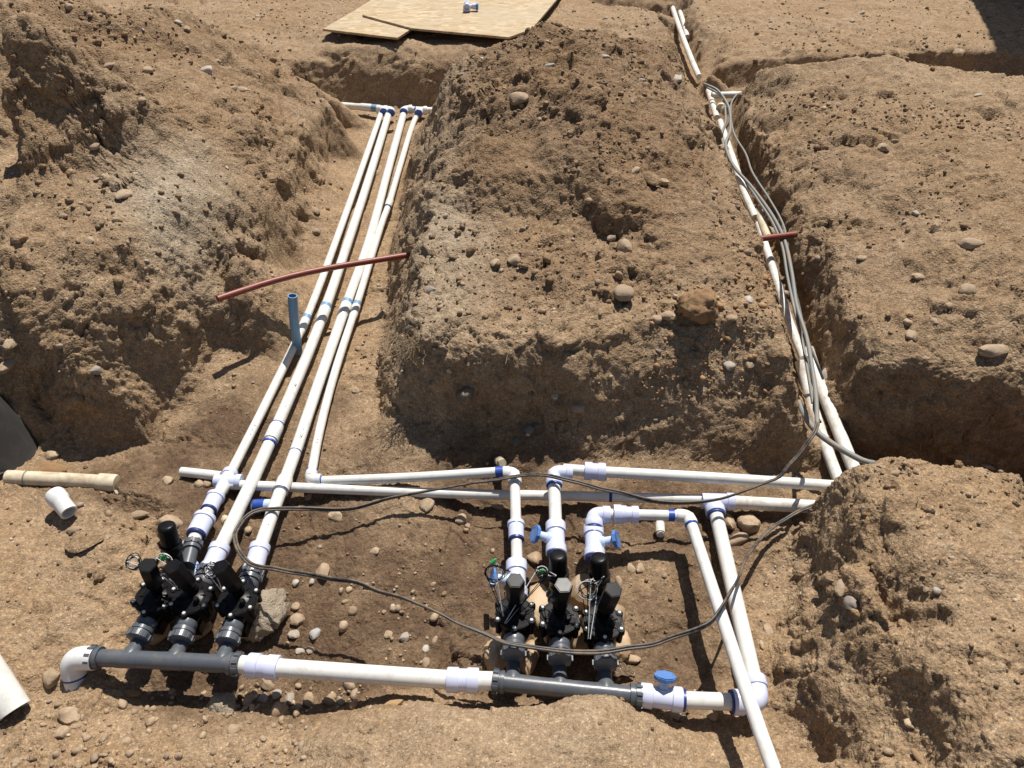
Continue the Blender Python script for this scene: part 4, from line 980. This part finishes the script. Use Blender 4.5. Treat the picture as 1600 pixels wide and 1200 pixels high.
# loose bits and drains on the left
rt, pp = run('stained capped drain pipe lying at the left edge', [(12, 746, .07), (100, 750, .062), (165, 754, .055)], .0205, 'oldpipe', 'drain_pipe')
p, t = near(pp, 165, 754); MB().lathe(p - t * .01, t, [(0, .0225), (.002, .0245), (.03, .025), (.045, .0245), (.05, .022), (.052, .001)], 24).build('end_cap', 'oldpipe', rt)
p, t = near(pp, 40, 748); ring_part(rt, p, t, .0215, .004, 'greycable')
a, b = U(84, 771, .118), U(108, 801, .100); tag(MB().lathe(a, b - a, [(0, .023), (.006, .025), (.028, .0255), (.034, .022), (.075, .0215)], 26, hollow=(False, True)).build('pipe_coupling', 'whitefit'), 'loose white coupling lying on the dirt near the drain pipe', 'pipe coupling')
rt, pp = run('thick white pipe end poking in at the lower left edge', [(-60, 985, .16), (22, 1112, .045)], .0335, 'pipe', 'drain_pipe', sm=False, hollow=(False, True))
rt, pp = run('blue cement-smeared pipe end between the second and third trench pipes', [(395, 790, .03), (432, 789, .035)], .0165, 'paleblue', 'pipe_stub', sm=False, hollow=(True, True))
ring_part(rt, pp[0].lerp(pp[-1], .3), (pp[-1] - pp[0]).normalized(), .0172, .03, 'primer')
tag(MB().lathe(U(781, 721, .055), V(.2, -.7, .6), [(0, .0135), (.010, .0135)], 20, hollow=(True, True)).build('pipe_ring', 'oldpipe'), 'cut ring of white pipe lying at the foot of the cut face', 'pipe ring')
tag(MB().lathe(U(1031, 818, .025), V(-.1, -1, -.05), [(0, .0125), (.03, .0125)], 20, hollow=(True, True)).build('pipe_offcut', 'dirtypipe'), 'short white pipe offcut under the stepped coupling', 'pipe offcut')
tag(MB().lathe(U(352, 812, .03), V(.4, -.6, .3), [(0, .012), (.026, .0125)], 18, hollow=(True, True)).build('pipe_offcut', 'oldpipe'), 'small beige pipe offcut beside the left reducer', 'pipe offcut')
rt = thing('pipe_stub', 'short pale blue pipe stub behind the middle left solenoid', 'pipe stub', U(308, 885, .05)); MB().tube([U(300, 880, .06), U(316, 905, .05)], .0125, 18).build('pipe', 'paleblue', rt); ring_part(rt, U(306, 889, .056), (U(316, 905, .05) - U(300, 880, .06)).normalized(), .0132, .01)
# black drainage box
c = V(*U(-46, 738, .0)); bx = thing('valve_box', 'black plastic round box at the left edge over the drain pipe', 'valve box', c)
MB().lathe(c - V(0, 0, .06), (.12, .05, 1), [(0, .197), (.09, .195), (.10, .187), (.20, .157), (.31, .118), (.40, .092), (.41, .07), (.415, .001)], 48).build('shell', 'blackmatte', bx)
q = U(45, 775, .068); qd = (q - c); qd.z = 0; qd.normalize(); q = c + qd * .186 + V(0, 0, .05)
MB().lathe(q - qd * .01, qd, [(0, .036), (.012, .036), (.012, .029), (.003, .028), (.003, .001)], 28).build('pipe_opening', 'blackmatte', bx)

# ------------------------------------------------------------------ the house whose corner shades the far right ground (its foot lies just beyond the frame)
M['stucco'] = plastic('tan_stucco', (0.42, 0.36, 0.28), 0.9, 0.2); M['shingle'] = plastic('dark_shingle', (0.06, 0.055, 0.05), 0.9, 0.2); M['glass'] = plastic('dark_glass', (0.02, 0.025, 0.03), 0.08, 0.0)
hs = thing('house', 'tan stucco house beyond the far right corner, seen by its shadow', 'house', (2.93, 5.36, 0), None, (0, 0, math.radians(-26))); del hs['category']; hs['kind'] = 'structure'
MB().box((3.5, 3.0, 1.8), (7.0, 6.0, 3.2)).build('wall', 'stucco', hs, local=True)
MB().box((3.5, 3.0, 3.44), (7.06, 6.06, .08)).build('roof', 'shingle', hs, local=True)
wn = MB().box((2.3, -.015, 1.9), (1.3, .05, 1.1)).build('window', 'whitefit', hs, local=True)
MB().box((2.3, -.032, 1.9), (1.16, .04, .96)).build('pane', 'glass', wn)
# ------------------------------------------------------------------ stones
def ico(sub):
    bm = bmesh.new(); bmesh.ops.create_icosphere(bm, subdivisions=sub, radius=1.0)
    v = np.array([x.co[:] for x in bm.verts]); f = np.array([[x.index for x in q.verts] for q in bm.faces]); bm.free(); return v, f
ICO = {k: ico(k) for k in (1, 2, 3, 4)}
def rock_shape(sub, seed, angular=.0, lumpy=.18, fine=.0):
    v, f = ICO[sub]; r_ = np.random.default_rng(seed); v = v.copy()
    nrm = v / np.linalg.norm(v, axis=1)[:, None]
    rad = 1 + lumpy * perlin(nrm, .9, seed * 3.1) + lumpy * .5 * perlin(nrm, 2.1, seed * 1.7)
    v = nrm * rad[:, None]
    if angular:
        for _ in range(int(7 + angular * 6)):
            n_ = r_.normal(size=3); n_ /= np.linalg.norm(n_); h = r_.uniform(.55, .85); dd_ = v @ n_; over = dd_ > h
            v[over] -= np.outer((dd_[over] - h) * min(1, angular), n_)
    if fine: v = v * (1 + fine * perlin(nrm, 5.0, seed * .7) + fine * .8 * perlin(nrm, 11.0, seed * .9) + fine * .5 * perlin(nrm, 24.0, seed * .3))[:, None]
    v /= np.abs(v).max(0); return v, f
def rock_mesh(name, sub, seed, mat, scale=(1, 1, 1), **k):
    v, f = rock_shape(sub, seed, **k); v = v * np.array(scale)
    me = bpy.data.meshes.new(name); me.from_pydata(v.tolist(), [], f.tolist()); me.polygons.foreach_set('use_smooth', np.ones(len(f), bool))
    if k.get('angular') and k.get('fine', 0) < .04: me.set_sharp_from_angle(angle=math.radians(32))
    me.materials.append(M[mat]); return me
_sd = [100]; LM = []
def rock(px, py, wpx, hpx, label, mat='stone', ang=.55, tall=.6, sink=.38, name='stone', cat='stone', group=None, yaw=None, sub=3, lumpy=.28, fine=.038, z=None, up=0):
    _sd[0] += 1; p, s_ = hit(px, py); zd = s_
    if z is not None: p = U(px, py, z)
    w_ = wpx * zd / FPX / 2; dep = hpx * zd / FPX / 2 / .85; hh = min(w_, dep) * tall * 1.1
    me = rock_mesh(name, sub, _sd[0], mat, (w_, dep, hh), angular=ang, lumpy=lumpy, fine=fine)
    o = bpy.data.objects.new(name, me); COL.objects.link(o); o.location = (p.x, p.y + .0, p.z + hh * (1 - 2 * sink) + up)
    r_ = random.Random(_sd[0]); o.rotation_euler = (r_.uniform(-.25, .25), r_.uniform(-.25, .25), r_.uniform(-.4, .4) if yaw is None else yaw)
    LM.append((px, py, label)); return tag(o, label, cat, group)
R = rock
R(970, 460, 38, 36, 'pale squarish stone in the middle of the centre heap', ang=.9)
R(1092, 494, 74, 62, 'large crumbly ochre clod low on the centre heap', 'ochreclod', ang=.6, tall=.8, sink=.2, name='earth_clod', cat='clod', lumpy=.25, fine=.17, sub=4)
R(808, 156, 36, 26, 'big rounded tan stone high on the centre heap', yaw=-.3)
R(932, 148, 34, 26, 'half buried brown stone right of the centre heap top', 'clod', ang=.5, fine=.06)
R(975, 388, 26, 30, 'rounded tan stone on the right flank of the centre heap', tall=.8)
R(805, 408, 24, 19, 'oval tan stone beside a smaller one on the centre heap'); R(774, 412, 16, 14, 'small tan stone just left of the oval one')
R(708, 402, 20, 14, 'pale angular stone on the grey side of the centre heap', ang=.9)
R(1044, 495, 28, 19, 'pale stone touching the ochre clod on its left', ang=.5); R(1026, 500, 22, 14, 'flat pale stone second left of the ochre clod')
R(956, 372, 18, 12, 'small pale stone left of the flank stone'); R(1017, 284, 38, 20, 'long brown flake sticking out of the right slope', 'clod', ang=.7, yaw=-.9, up=.006)
R(1036, 285, 18, 17, 'round brown stone beside the long flake'); R(1142, 498, 20, 16, 'reddish stone right of the ochre clod'); R(1169, 471, 16, 16, 'light grey stone near the right trench rim', 'greystone', ang=.6)
R(1140, 572, 20, 16, 'grey stone above the gentle front corner', 'greystone'); R(1172, 571, 16, 14, 'pale angular chip above the gentle front corner', ang=.9)
R(865, 490, 13, 12, 'pale angular pebble above the front cut face', ang=.8); R(858, 104, 22, 8, 'white edged flat stone near the heap top', 'greystone', up=.002)
R(1057, 126, 22, 20, 'pale grey stone on the upper right slope', 'greystone', ang=.7); R(1003, 127, 14, 12, 'white chip on the upper right slope', 'greystone', ang=.7)
R(945, 90, 18, 10, 'light grey stone near the heap crest', 'greystone')
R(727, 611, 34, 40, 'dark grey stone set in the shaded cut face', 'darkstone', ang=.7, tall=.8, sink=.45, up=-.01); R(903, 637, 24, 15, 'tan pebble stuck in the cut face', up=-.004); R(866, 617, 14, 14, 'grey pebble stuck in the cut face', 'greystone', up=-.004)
R(1515, 384, 46, 20, 'long pale stone on the right bank', ang=.4, tall=.8); R(1550, 549, 50, 24, 'large flat pale stone near the bank edge', tall=.7, ang=.3)
R(1511, 456, 30, 24, 'smooth pale stone right of centre on the bank', ang=.5); R(1425, 527, 24, 22, 'round tan stone above the shaded bank face')
R(1458, 503, 15, 15, 'pale round pebble above the shaded bank face'); R(1435, 433, 24, 14, 'tan stone left of the smooth pale one'); R(1346, 404, 18, 11, 'reddish tan stone by the grass roots')
R(1418, 504, 18, 14, 'brown stone near the bank edge', ang=.4); R(1482, 478, 14, 11, 'small pale stone below the smooth one'); R(1380, 232, 20, 18, 'brown stone halfway up the right bank', ang=.4); R(1310, 165, 16, 10, 'stone near the bank crest')
R(1527, 150, 16, 8, 'grey stone near the right bank crest', 'greystone'); R(1331, 34, 10, 8, 'lone grey stone on the far flat ground', 'greystone'); R(1282, 13, 12, 6, 'white pebble on the far flat ground'); R(1497, 84, 18, 18, 'brown stone at the far bank edge', ang=.3); R(1558, 88, 8, 8, 'pale pebble at the far bank edge')
R(668, 789, 24, 28, 'oval tan stone on the pit floor behind the cable', yaw=-.4); R(720, 812, 18, 18, 'round brown stone on the pit floor'); R(731, 822, 9, 9, 'tiny round pebble touching the round brown stone')
R(1170, 823, 36, 30, 'tan cobble right of the rear tee', tall=.8, ang=.3); R(1136, 815, 22, 40, 'tan cobble half under the rear tee', tall=.8); R(1150, 846, 42, 18, 'flat pale cobble right of the thick pipe', ang=.4); R(1139, 864, 16, 16, 'small brown stone beside the thick pipe')
R(505, 891, 26, 36, 'pale oval stone right of the middle cable', yaw=.3, tall=.4); R(268, 820, 44, 26, 'tan boulder behind the left canister', ang=.5, tall=.8); R(218, 805, 30, 14, 'brown stone on the shelf edge left of the canister'); R(262, 752, 20, 16, 'round stone left of the stub pipe'); R(310, 758, 18, 14, 'round stone under the stub pipe'); R(326, 757, 18, 16, 'second round stone under the stub pipe')
R(80, 1062, 28, 26, 'tan stone left of the down-turned elbow', ang=.4, tall=.8); R(19, 538, 22, 24, 'pale oval stone on the far left slope', tall=.5); R(12, 573, 26, 34, 'tan stone below the pale oval one'); R(150, 580, 20, 16, 'pale stone on the shaded nose of the left heap', 'greystone', ang=.5)
R(208, 1084, 32, 12, 'flat orange chip under the left manifold', 'ochreclod', ang=.9, tall=.5, up=.003); R(351, 1104, 56, 36, 'rough grey rock in front of the left manifold', 'concrete', ang=.7, tall=.8, fine=.14, name='broken_concrete', cat='rubble', sub=4)
R(110, 1118, 42, 26, 'dusty tan stone in the lower left foreground', ang=.4); R(100, 1143, 22, 20, 'smaller tan stone in the lower left foreground', ang=.4); R(118, 1136, 18, 10, 'flat tan stone between two foreground stones'); R(366, 1142, 24, 20, 'round tan stone in front of the grey rock'); R(60, 1180, 30, 16, 'half buried stone at the bottom left', 'clod')
R(130, 850, 60, 36, 'large flat flake bedded in the left shelf', 'clod', ang=.8, tall=.3, yaw=.5); R(118, 828, 28, 14, 'tan stone above the large flat flake', ang=.4); R(84, 733, 54, 20, 'reddish flat stone above the drain pipe', 'ochreclod', tall=.5, ang=.5); R(80, 713, 24, 18, 'brown stone beside the black box')
R(1000, 890, 16, 18, 'pale angular stone right of the canisters', ang=.8); R(986, 888, 16, 16, 'pale stone left of its angular neighbour', ang=.8); R(967, 908, 12, 16, 'brown wedge stone near the rightmost valve', ang=.7)
R(1331, 944, 24, 26, 'grey cobble on the face of the lower right bank', 'greystone', ang=.3, tall=.7); R(1312, 920, 18, 26, 'tan cobble beside the grey one', ang=.3); R(1199, 985, 16, 22, 'tan stone right of the thick front pipe'); R(1190, 1008, 8, 16, 'small tan stone below its bigger neighbour'); R(1252, 895, 30, 26, 'brown block at the foot of the lower right bank', 'clod', ang=.7, tall=.8)
R(1448, 922, 16, 11, 'white pebble on the lower right bank'); R(1463, 923, 14, 12, 'grey pebble beside the white one', 'greystone'); R(1420, 1130, 16, 18, 'tan pebble in the cleft of the lower right bank'); R(1436, 1185, 12, 34, 'slender tan stone at the bottom right', 'ochreclod', yaw=.3); R(1398, 740, 20, 10, 'stone on the crest of the lower right bank'); R(1545, 730, 24, 10, 'flat tan stone on the crest of the lower right bank')
R(615, 1102, 36, 16, 'flat tan chip in front of the connecting pipe', 'ochreclod', ang=.9, tall=.5, up=.004); R(418, 1072, 24, 18, 'pale angular chip under the front coupling', ang=.9, up=.004)
for k, (x, y, a_, b_) in enumerate(((432, 1086, 18, 16), (452, 1092, 16, 20), (412, 1092, 16, 18), (440, 1108, 14, 14), (398, 1088, 14, 14))): R(x, y, a_, b_, ('uppermost', 'rightmost', 'middle left', 'lowest', 'leftmost')[k] + ' grey gravel stone in the shade under the front coupling', 'greystone', ang=.7, group='grey gravel under the front coupling')
R(900, 1000, 66, 56, 'big tan boulder between the middle and right valve', 'bigstone', ang=.4, tall=.9, sink=.2, name='boulder', cat='boulder', sub=4); R(905, 935, 50, 52, 'tan boulder behind the middle valve, lit on top', 'bigstone', ang=.6, tall=.9, sink=.25, name='boulder', cat='boulder', sub=4); R(845, 955, 50, 70, 'tall tan boulder between the first two right valves', 'bigstone', ang=.4, tall=.8, sink=.25, name='boulder', cat='boulder', sub=4)
R(775, 1030, 46, 52, 'round shaded boulder left of the first right valve', 'bigstone', ang=.2, tall=.9, sink=.25, name='boulder', cat='boulder', sub=4); R(828, 1030, 32, 56, 'tan boulder right of the first right nut', 'bigstone', ang=.3, tall=.9, sink=.25, name='boulder', cat='boulder', sub=4); R(966, 1010, 36, 52, 'tan boulder right of the rightmost nut', 'bigstone', ang=.5, tall=.9, sink=.25, name='boulder', cat='boulder', sub=4); R(962, 965, 30, 40, 'tan boulder peeping out right of the rightmost valve', 'bigstone', ang=.3, tall=.8, name='boulder', cat='boulder')
R(836, 872, 26, 22, 'tan cobble behind the first right valve', 'bigstone'); R(778, 792, 22, 10, 'flat stone behind the first right pipe')
R(250, 985, 40, 44, 'tan stone between the first two left valves', 'bigstone', ang=.4, tall=.8); R(316, 985, 30, 40, 'tan stone between the last two left valves', 'bigstone', ang=.4, tall=.8)
R(410, 970, 84, 92, 'broken lump of rough pale concrete right of the left valves', 'concrete', ang=.8, tall=.75, sink=.2, name='broken_concrete', cat='rubble', lumpy=.5, fine=.16, sub=4, yaw=-.35)
for x, y, a_, b_, mt, lab in ((460, 992, 22, 16, 'greystone', 'white stone below the dark oval one'), (493, 990, 18, 20, 'greystone', 'grey angular stone right of the concrete'), (465, 968, 24, 20, 'stone', 'brown stone at the concrete corner'), (462, 948, 16, 14, 'stone', 'tan pebble above the concrete corner'), (470, 1017, 16, 12, 'greystone', 'pale chip above the connecting pipe'), (485, 1017, 14, 12, 'stone', 'tan round pebble above the connecting pipe'), (551, 955, 16, 16, 'stone', 'tan round stone in the bare pit middle'), (613, 949, 11, 12, 'greystone', 'small angular pebble under the cable'), (632, 996, 18, 18, 'greystone', 'pale shard among the pit gravel'), (607, 992, 14, 12, 'stone', 'tan chip left of the pale shard'), (586, 862, 16, 14, 'stone', 'white flat shard on the damp pit floor'), (680, 1000, 9, 16, 'stone', 'upright pale pebble in the pit'), (666, 1014, 12, 16, 'greystone', 'pale pebble near the connecting pipe'), (666, 1037, 16, 18, 'stone', 'tan pebble touching the connecting pipe'), (524, 808, 26, 16, 'stone', 'angular tan stone under the upper cable'), (387, 829, 14, 14, 'stone', 'pale cube of stone in the cable loop'), (462, 911, 12, 12, 'greystone', 'white pebble near the fitting'), (487, 909, 10, 10, 'greystone', 'pale pebble under the cable bend'), (985, 1030, 34, 14, 'stone', 'flat brown stone behind the front shutoff'), (1052, 1118, 30, 16, 'stone', 'tan stone in the puddle'), (1114, 1118, 20, 18, 'stone', 'wet stone under the front right pipe')):
    R(x, y, a_, b_, lab, mt, ang=.7 if 'angular' in lab or 'chip' in lab or 'shard' in lab else .3)
R(30, 375, 26, 24, 'grey brown rock on the left heap', 'clod', ang=.5); R(140, 378, 16, 16, 'white stone low on the left heap'); R(182, 344, 14, 10, 'pale chip on the left heap'); R(100, 338, 14, 12, 'pale stone on the left heap near the shaded hollow'); R(232, 110, 18, 12, 'pale stone at the rim of the shaded hollow'); R(172, 104, 20, 12, 'tan stone above the rim of the shaded hollow'); R(325, 112, 22, 18, 'grey angular stone high on the left heap', 'greystone', ang=.8); R(222, 158, 14, 12, 'white stone at the end of the shaded hollow'); R(142, 24, 9, 9, 'white pebble near the top of the left heap'); R(292, 46, 14, 12, 'pale stone near the left heap skyline'); R(278, 36, 14, 10, 'grey stone near the left heap skyline', 'greystone'); R(290, 76, 14, 8, 'flat pale stone near the left heap skyline'); R(340, 98, 12, 10, 'white stone right of the grey angular one'); R(380, 142, 24, 14, 'tan stone on the trench side of the left heap'); R(363, 140, 16, 10, 'tan stone beside its bigger neighbour'); R(195, 305, 22, 30, 'long pale stone on the left heap', ang=.4); R(148, 230, 18, 10, 'pale stone at the hollow mouth'); R(273, 330, 22, 14, 'tan stone in the grey dust streak')
R(492, 330, 20, 22, 'pale stone at the foot of the left trench wall', tall=.5); R(494, 363, 14, 14, 'tan stone at the foot of the left trench wall'); R(588, 271, 14, 14, 'round stone between the trench pipes'); R(611, 205, 12, 8, 'round stone by the far elbows'); R(555, 612, 14, 12, 'stone right of the crooked pipe')
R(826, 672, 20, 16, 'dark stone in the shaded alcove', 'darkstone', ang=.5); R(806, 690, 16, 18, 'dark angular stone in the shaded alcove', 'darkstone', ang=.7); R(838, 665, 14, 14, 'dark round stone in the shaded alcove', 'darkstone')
R(1208, 362, 16, 22, 'stone between the cables of the right trench'); R(1227, 460, 18, 14, 'brown stone under the trench cables'); R(1292, 588, 18, 30, 'stone block against the right trench wall', 'greystone', ang=.5); R(1127, 234, 22, 16, 'pale stone at the rim of the right trench', ang=.4); R(1193, 333, 16, 14, 'tan stone at the rim beside the stained pipe')
# ---- the many: the largest as things, the rest as one spread per kind
A4 = P[quads]; area = .5 * np.linalg.norm(np.cross(A4[:, 2] - A4[:, 0], A4[:, 3] - A4[:, 1]), axis=1); QN = np.cross(A4[:, 2] - A4[:, 0], A4[:, 3] - A4[:, 1]); QN /= np.linalg.norm(QN, axis=1)[:, None] + 1e-12
QN[QN[:, 2] < 0] *= -1
zc_ = qc[:, 1] * CP - (qc[:, 2] - CAM_H) * SP; xs_ = 800 + FPX * qc[:, 0] / np.maximum(zc_, .05); ys_ = 600 + FPX * (-qc[:, 1] * SP - (qc[:, 2] - CAM_H) * CP) / np.maximum(zc_, .05)
near_view = (zc_ > .4) & (xs_ > -350) & (xs_ < 1950) & (ys_ > -200) & (ys_ < 1400)
qatt = AV[quads[:, 0]]; clump = np.clip(.5 + 1.3 * perlin(qc, 3.0, 77.0) + .5 * perlin(qc, 9.0, 7.0), .04, 2)
base = area * near_view
def pick(n, wgt): wgt = wgt / wgt.sum(); return rng.choice(len(wgt), n, p=wgt)
def spread(name, label, n, size, dist, mat, sub, wgt, sink=.25, angular=0., flat=(.45, .8), variants=10, parent=None, slot=.0):
    """n small stones or clods strewn over the ground, one object"""
    shapes = [rock_shape(sub, 500 + k + int(n), angular=angular, lumpy=.28) for k in range(variants)]
    q = pick(n, wgt); c = A4[q].mean(1); nn = QN[q]
    sz = np.minimum(size * rng.lognormal(0, dist, n), size * 3.2)
    vs, fs, ti = [], [], []; off = 0
    which = rng.integers(0, variants, n)
    for k in range(variants):
        ii = np.where(which == k)[0]
        if not len(ii): continue
        v, f = shapes[k]; m_ = len(ii)
        an = rng.uniform(0, 2 * np.pi, m_); sc = np.stack([np.ones(m_), rng.uniform(.6, 1, m_), rng.uniform(*flat, m_)], 1) * sz[ii][:, None]
        L = v[None] * sc[:, None, :]
        t = rng.normal(size=(m_, 3)) * .35 + nn[ii] * .6 + np.array([0, 0, .6]); t /= np.linalg.norm(t, axis=1)[:, None]
        a_ = np.cross(t, np.stack([np.cos(an), np.sin(an), np.zeros(m_)], 1)); a_ /= np.linalg.norm(a_, axis=1)[:, None] + 1e-9; b_ = np.cross(t, a_)
        W = L[..., [0]] * a_[:, None] + L[..., [1]] * b_[:, None] + L[..., [2]] * t[:, None] + (c[ii] + nn[ii] * (sc[:, [2]] * (1 - 2 * sink)))[:, None]
        vs.append(W.reshape(-1, 3)); fs.append((f[None] + (np.arange(m_) * len(v))[:, None, None] + off).reshape(-1, 3)); off += m_ * len(v)
        ti.append(np.repeat(rng.random(m_), len(v)))
    o = mesh_obj(name, np.concatenate(vs), np.concatenate(fs), M[mat], smooth=sub > 1, attrs={'tint': ('FLOAT', np.concatenate(ti))})
    return tag(o, label, 'gravel' if 'gravel' in name else 'soil crumbs', None, 'stuff')
roughq, wetq = qatt[:, 0], qatt[:, 1]
wr = base * np.clip(roughq - .3, .03, 1) ** 1.3 * clump
wf = base * (.35 + roughq) * clump
flatq = np.clip(QN[:, 2], 0, 1) ** 2
spread('crumb_scatter', 'brown soil crumbs strewn over the heaps', 5000, .0050, .50, 'clod', 1, wr * (.3 + flatq), .25)
spread('crumb_scatter', 'tiny soil crumbs covering all the dug ground', 42000, .0026, .50, 'clod', 1, wf * (.35 + flatq), .25)
spread('clod_scatter', 'lumpy soil clods on the loose slopes', 450, .0105, .40, 'clod', 2, wr * (.3 + flatq), .32, .4)
spread('gravel_scatter', 'pale pebbles and chips strewn over the dug ground', 3600, .0048, .42, 'stone', 1, wf * (.4 + flatq), .25, .3)
spread('gravel_scatter', 'small light grit spread over the dug ground', 6000, .0022, .35, 'stone', 1, wf * (.5 + flatq), .2)
spread('gravel_scatter', 'grey and whitish gravel chips in the pit and on the heaps', 900, .0048, .40, 'greystone', 1, wf * (.3 + flatq) * (1 + 1.5 * (reg == 0)), .25, .5)
win = lambda x0, y0, x1, y1: base * (xs_ > x0) * (xs_ < x1) * (ys_ > y0) * (ys_ < y1) * clump
spread('gravel_scatter', 'angular grey and tan chips lying right of the broken concrete', 48, .0046, .55, 'stone', 2, win(430, 890, 720, 1050), .25, .7)
spread('gravel_scatter', 'pale rubble in the hollow under the front coupling', 60, .0056, .55, 'stone', 2, win(370, 1070, 580, 1112), .2, .8)
spread('gravel_scatter', 'mixed pebbles on the near left foreground soil', 170, .0052, .5, 'stone', 2, win(0, 1080, 480, 1199), .3, .5)
spread('gravel_scatter', 'reddish crumbs banked around the ochre clod', 500, .0042, .45, 'ochreclod', 1, win(1000, 430, 1210, 620), .2, .4)
regname = {0: 'on the trench and pit floor', 1: 'on the left heap', 2: 'on the centre heap', 3: 'on the right bank', 4: 'on the lower right bank'}
kinds = [('stone', .0), ('stone', .7), ('greystone', .6), ('stone', .35), ('clod', .5)]
lab_k = ['small rounded tan stone', 'small angular tan stone', 'small grey angular stone', 'small worn tan stone', 'small brown earth lump']
protos = {}
for k, (mt, an) in enumerate(kinds):
    for j in range(4):
        me = rock_mesh('stone', 2, 900 + 10 * k + j, mt, (1, .55 + .13 * j, .5 + .08 * j), angular=an, lumpy=.25); protos[k, j] = me
_seen = {}
def place_label(kind, q, default):
    x, y = xs_[q], ys_[q]
    c = sorted(((l[0] - x) ** 2 + (l[1] - y) ** 2, l) for l in LM if len((kind + l[2]).split()) < 12 and 'stone left of' not in l[2])
    for d2, l in c[:3]:
        if d2 > 130 ** 2: break
        dx, dy = x - l[0], y - l[1]
        rel = ('right of' if dx > 0 else 'left of') if abs(dx) > abs(dy) else ('in front of' if dy > 0 else 'behind')
        lab = f'{kind} {rel} the {l[2]}'
        if lab not in _seen and len(lab.split()) <= 16: _seen[lab] = 1; return lab
    return default
qs = pick(150, wf * (.2 + flatq) * (xs_ > 5) * (xs_ < 1595) * (ys_ > 5) * (ys_ < 1195))
for q in qs:
    k = int(rng.integers(0, 5)); j = int(rng.integers(0, 4)); sz = float(np.clip(.0088 * rng.lognormal(0, .3), .007, .019)) * (1 + .12 * (zc_[q] - 1.6))
    nm = 'stone' if k < 4 else 'earth_clod'
    o = bpy.data.objects.new(nm, protos[k, j]); COL.objects.link(o)
    n_ = Vector(QN[q]); o.rotation_mode = 'QUATERNION'; o.rotation_quaternion = (n_ * .6 + Vector((0, 0, .5))).to_track_quat('Z', 'Y') @ Quaternion((0, 0, 1), rng.uniform(0, 6.28))
    o.scale = (sz, sz, sz); o.location = Vector(qc[q]) + n_ * sz * .25
    tag(o, place_label(lab_k[k], q, lab_k[k] + ' ' + regname[int(reg[q])]), 'stone' if k < 4 else 'clod', lab_k[k].replace('small ', '') + 's ' + regname[int(reg[q])])
# ------------------------------------------------------------------ roots, straw
def tuft(px, py, n, L, label, z=None, rr=.0006, spreadv=1.0):
    p, s_ = hit(px, py); mb = MB(); r_ = random.Random(px)
    for k in range(n):
        d_ = V(r_.gauss(-.2, .7), r_.gauss(-.5, .5), r_.gauss(-.1, .6)) * spreadv; q = [p + V(r_.gauss(0, L * .35), r_.gauss(0, L * .15), r_.gauss(0, L * .2))]
        for j in range(4): q.append(q[-1] + d_.normalized() * L * .28 * r_.uniform(.5, 1.2) + V(r_.gauss(0, .3), r_.gauss(0, .3), r_.gauss(0, .3)) * L * .18)
        mb.tube(spline(q, .006), rr * r_.uniform(.6, 1.3), 4)
    return tag(mb.build('root_tuft', 'root'), label, 'roots')
tuft(645, 535, 130, .07, 'tuft of dry roots hanging over the corner of the centre heap')
tuft(1340, 420, 10, .035, 'few pale roots on the right bank'); tuft(1422, 708, 7, .045, 'pale rootlets on the crest of the lower right bank'); tuft(1480, 520, 8, .04, 'dry roots on the bank above the shaded face'); tuft(800, 545, 12, .04, 'thin roots along the edge of the cut face')
mb = MB(); 
for q in pick(260, wf * (.2 + flatq)):
    p = Vector(qc[q]); an = rng.uniform(0, 6.28); L = rng.uniform(.012, .05); d_ = V(math.cos(an), math.sin(an), rng.uniform(-.1, .3))
    mb.tube([p + V(0, 0, .002), p + d_ * L * .5 + V(0, 0, .004 + rng.uniform(0, .006)), p + d_ * L + V(rng.normal() * .006, rng.normal() * .006, .002)], .0007, 4)
tag(mb.build('straw_scatter', 'root'), 'bits of dry straw and rootlets strewn over the soil', 'straw', None, 'stuff')
# ------------------------------------------------------------------ boards
def poly_up(ps, z): return [tuple(U(x, y, z)[:2]) for x, y in ps]
def board(label, ps, z0, th):
    pl = poly_up(ps, z0 + th); cx = sum(p[0] for p in pl) / len(pl); cy = sum(p[1] for p in pl) / len(pl)
    o = MB().prism([(a - cx, b - cy) for a, b in pl], 0, th).build('strand_board', 'osb'); o.location = (cx, cy, z0)
    return tag(o, label, 'board', 'strand boards lying over the trench head')
board('strand board offcut at the left, slid out towards the trench', [(504, 45), (621, 59), (650, 40), (720, -30), (640, -40), (553, 17)], .402, .011)
board('large strand board on the right with a clipped corner', [(566, 23), (644, 44), (795, 58), (831, 45), (869, 0), (900, -45), (660, -45)], .4135, .011)
c = U(738, 10, .448); rt = thing('pipe_fitting', 'white shutoff fitting with a blue end lying on the strand board', 'pipe fitting', c)
MB().lathe(c - V(.03, .035, 0), V(.0, 1, 0), [(0, .017), (.003, .021), (.02, .021), (.022, .018), (.055, .018), (.057, .0205), (.075, .0205)], 24, hollow=(True, True)).build('body', 'fitting', rt)
MB().lathe(c - V(.03, 0, 0), V(1, 0, 0), [(0, .012), (.03, .012), (.031, .0155), (.05, .0155)], 20).build('stem', 'fitting', rt)
MB().lathe(c + V(.02, 0, 0), V(1, 0, 0), [(0, .019), (.012, .019), (.014, .016)], 10).build('handle', 'bluecap', rt)
# ------------------------------------------------------------------ puddle
def puddle(px, py, rx, ry, z, label, seed):
    c = U(px, py, z); r_ = random.Random(seed); n_ = 26
    ps = [(c.x + rx * math.cos(t) * k, c.y + ry * math.sin(t) * k) for t, k in ((2 * math.pi * i / n_, r_.uniform(.62, 1.15)) for i in range(n_))]
    mb = MB(); mb.v = [Vector((x, y, z)) for x, y in ps]; mb.f = [tuple(range(n_))]
    return tag(mb.build('puddle_water', 'water'), label, 'puddle', None, 'structure')
puddle(1045, 1112, .055, .03, .016, 'bright puddle under the front shutoff', 3); puddle(972, 1046, .03, .018, .008, 'wet patch behind the front shutoff', 4)
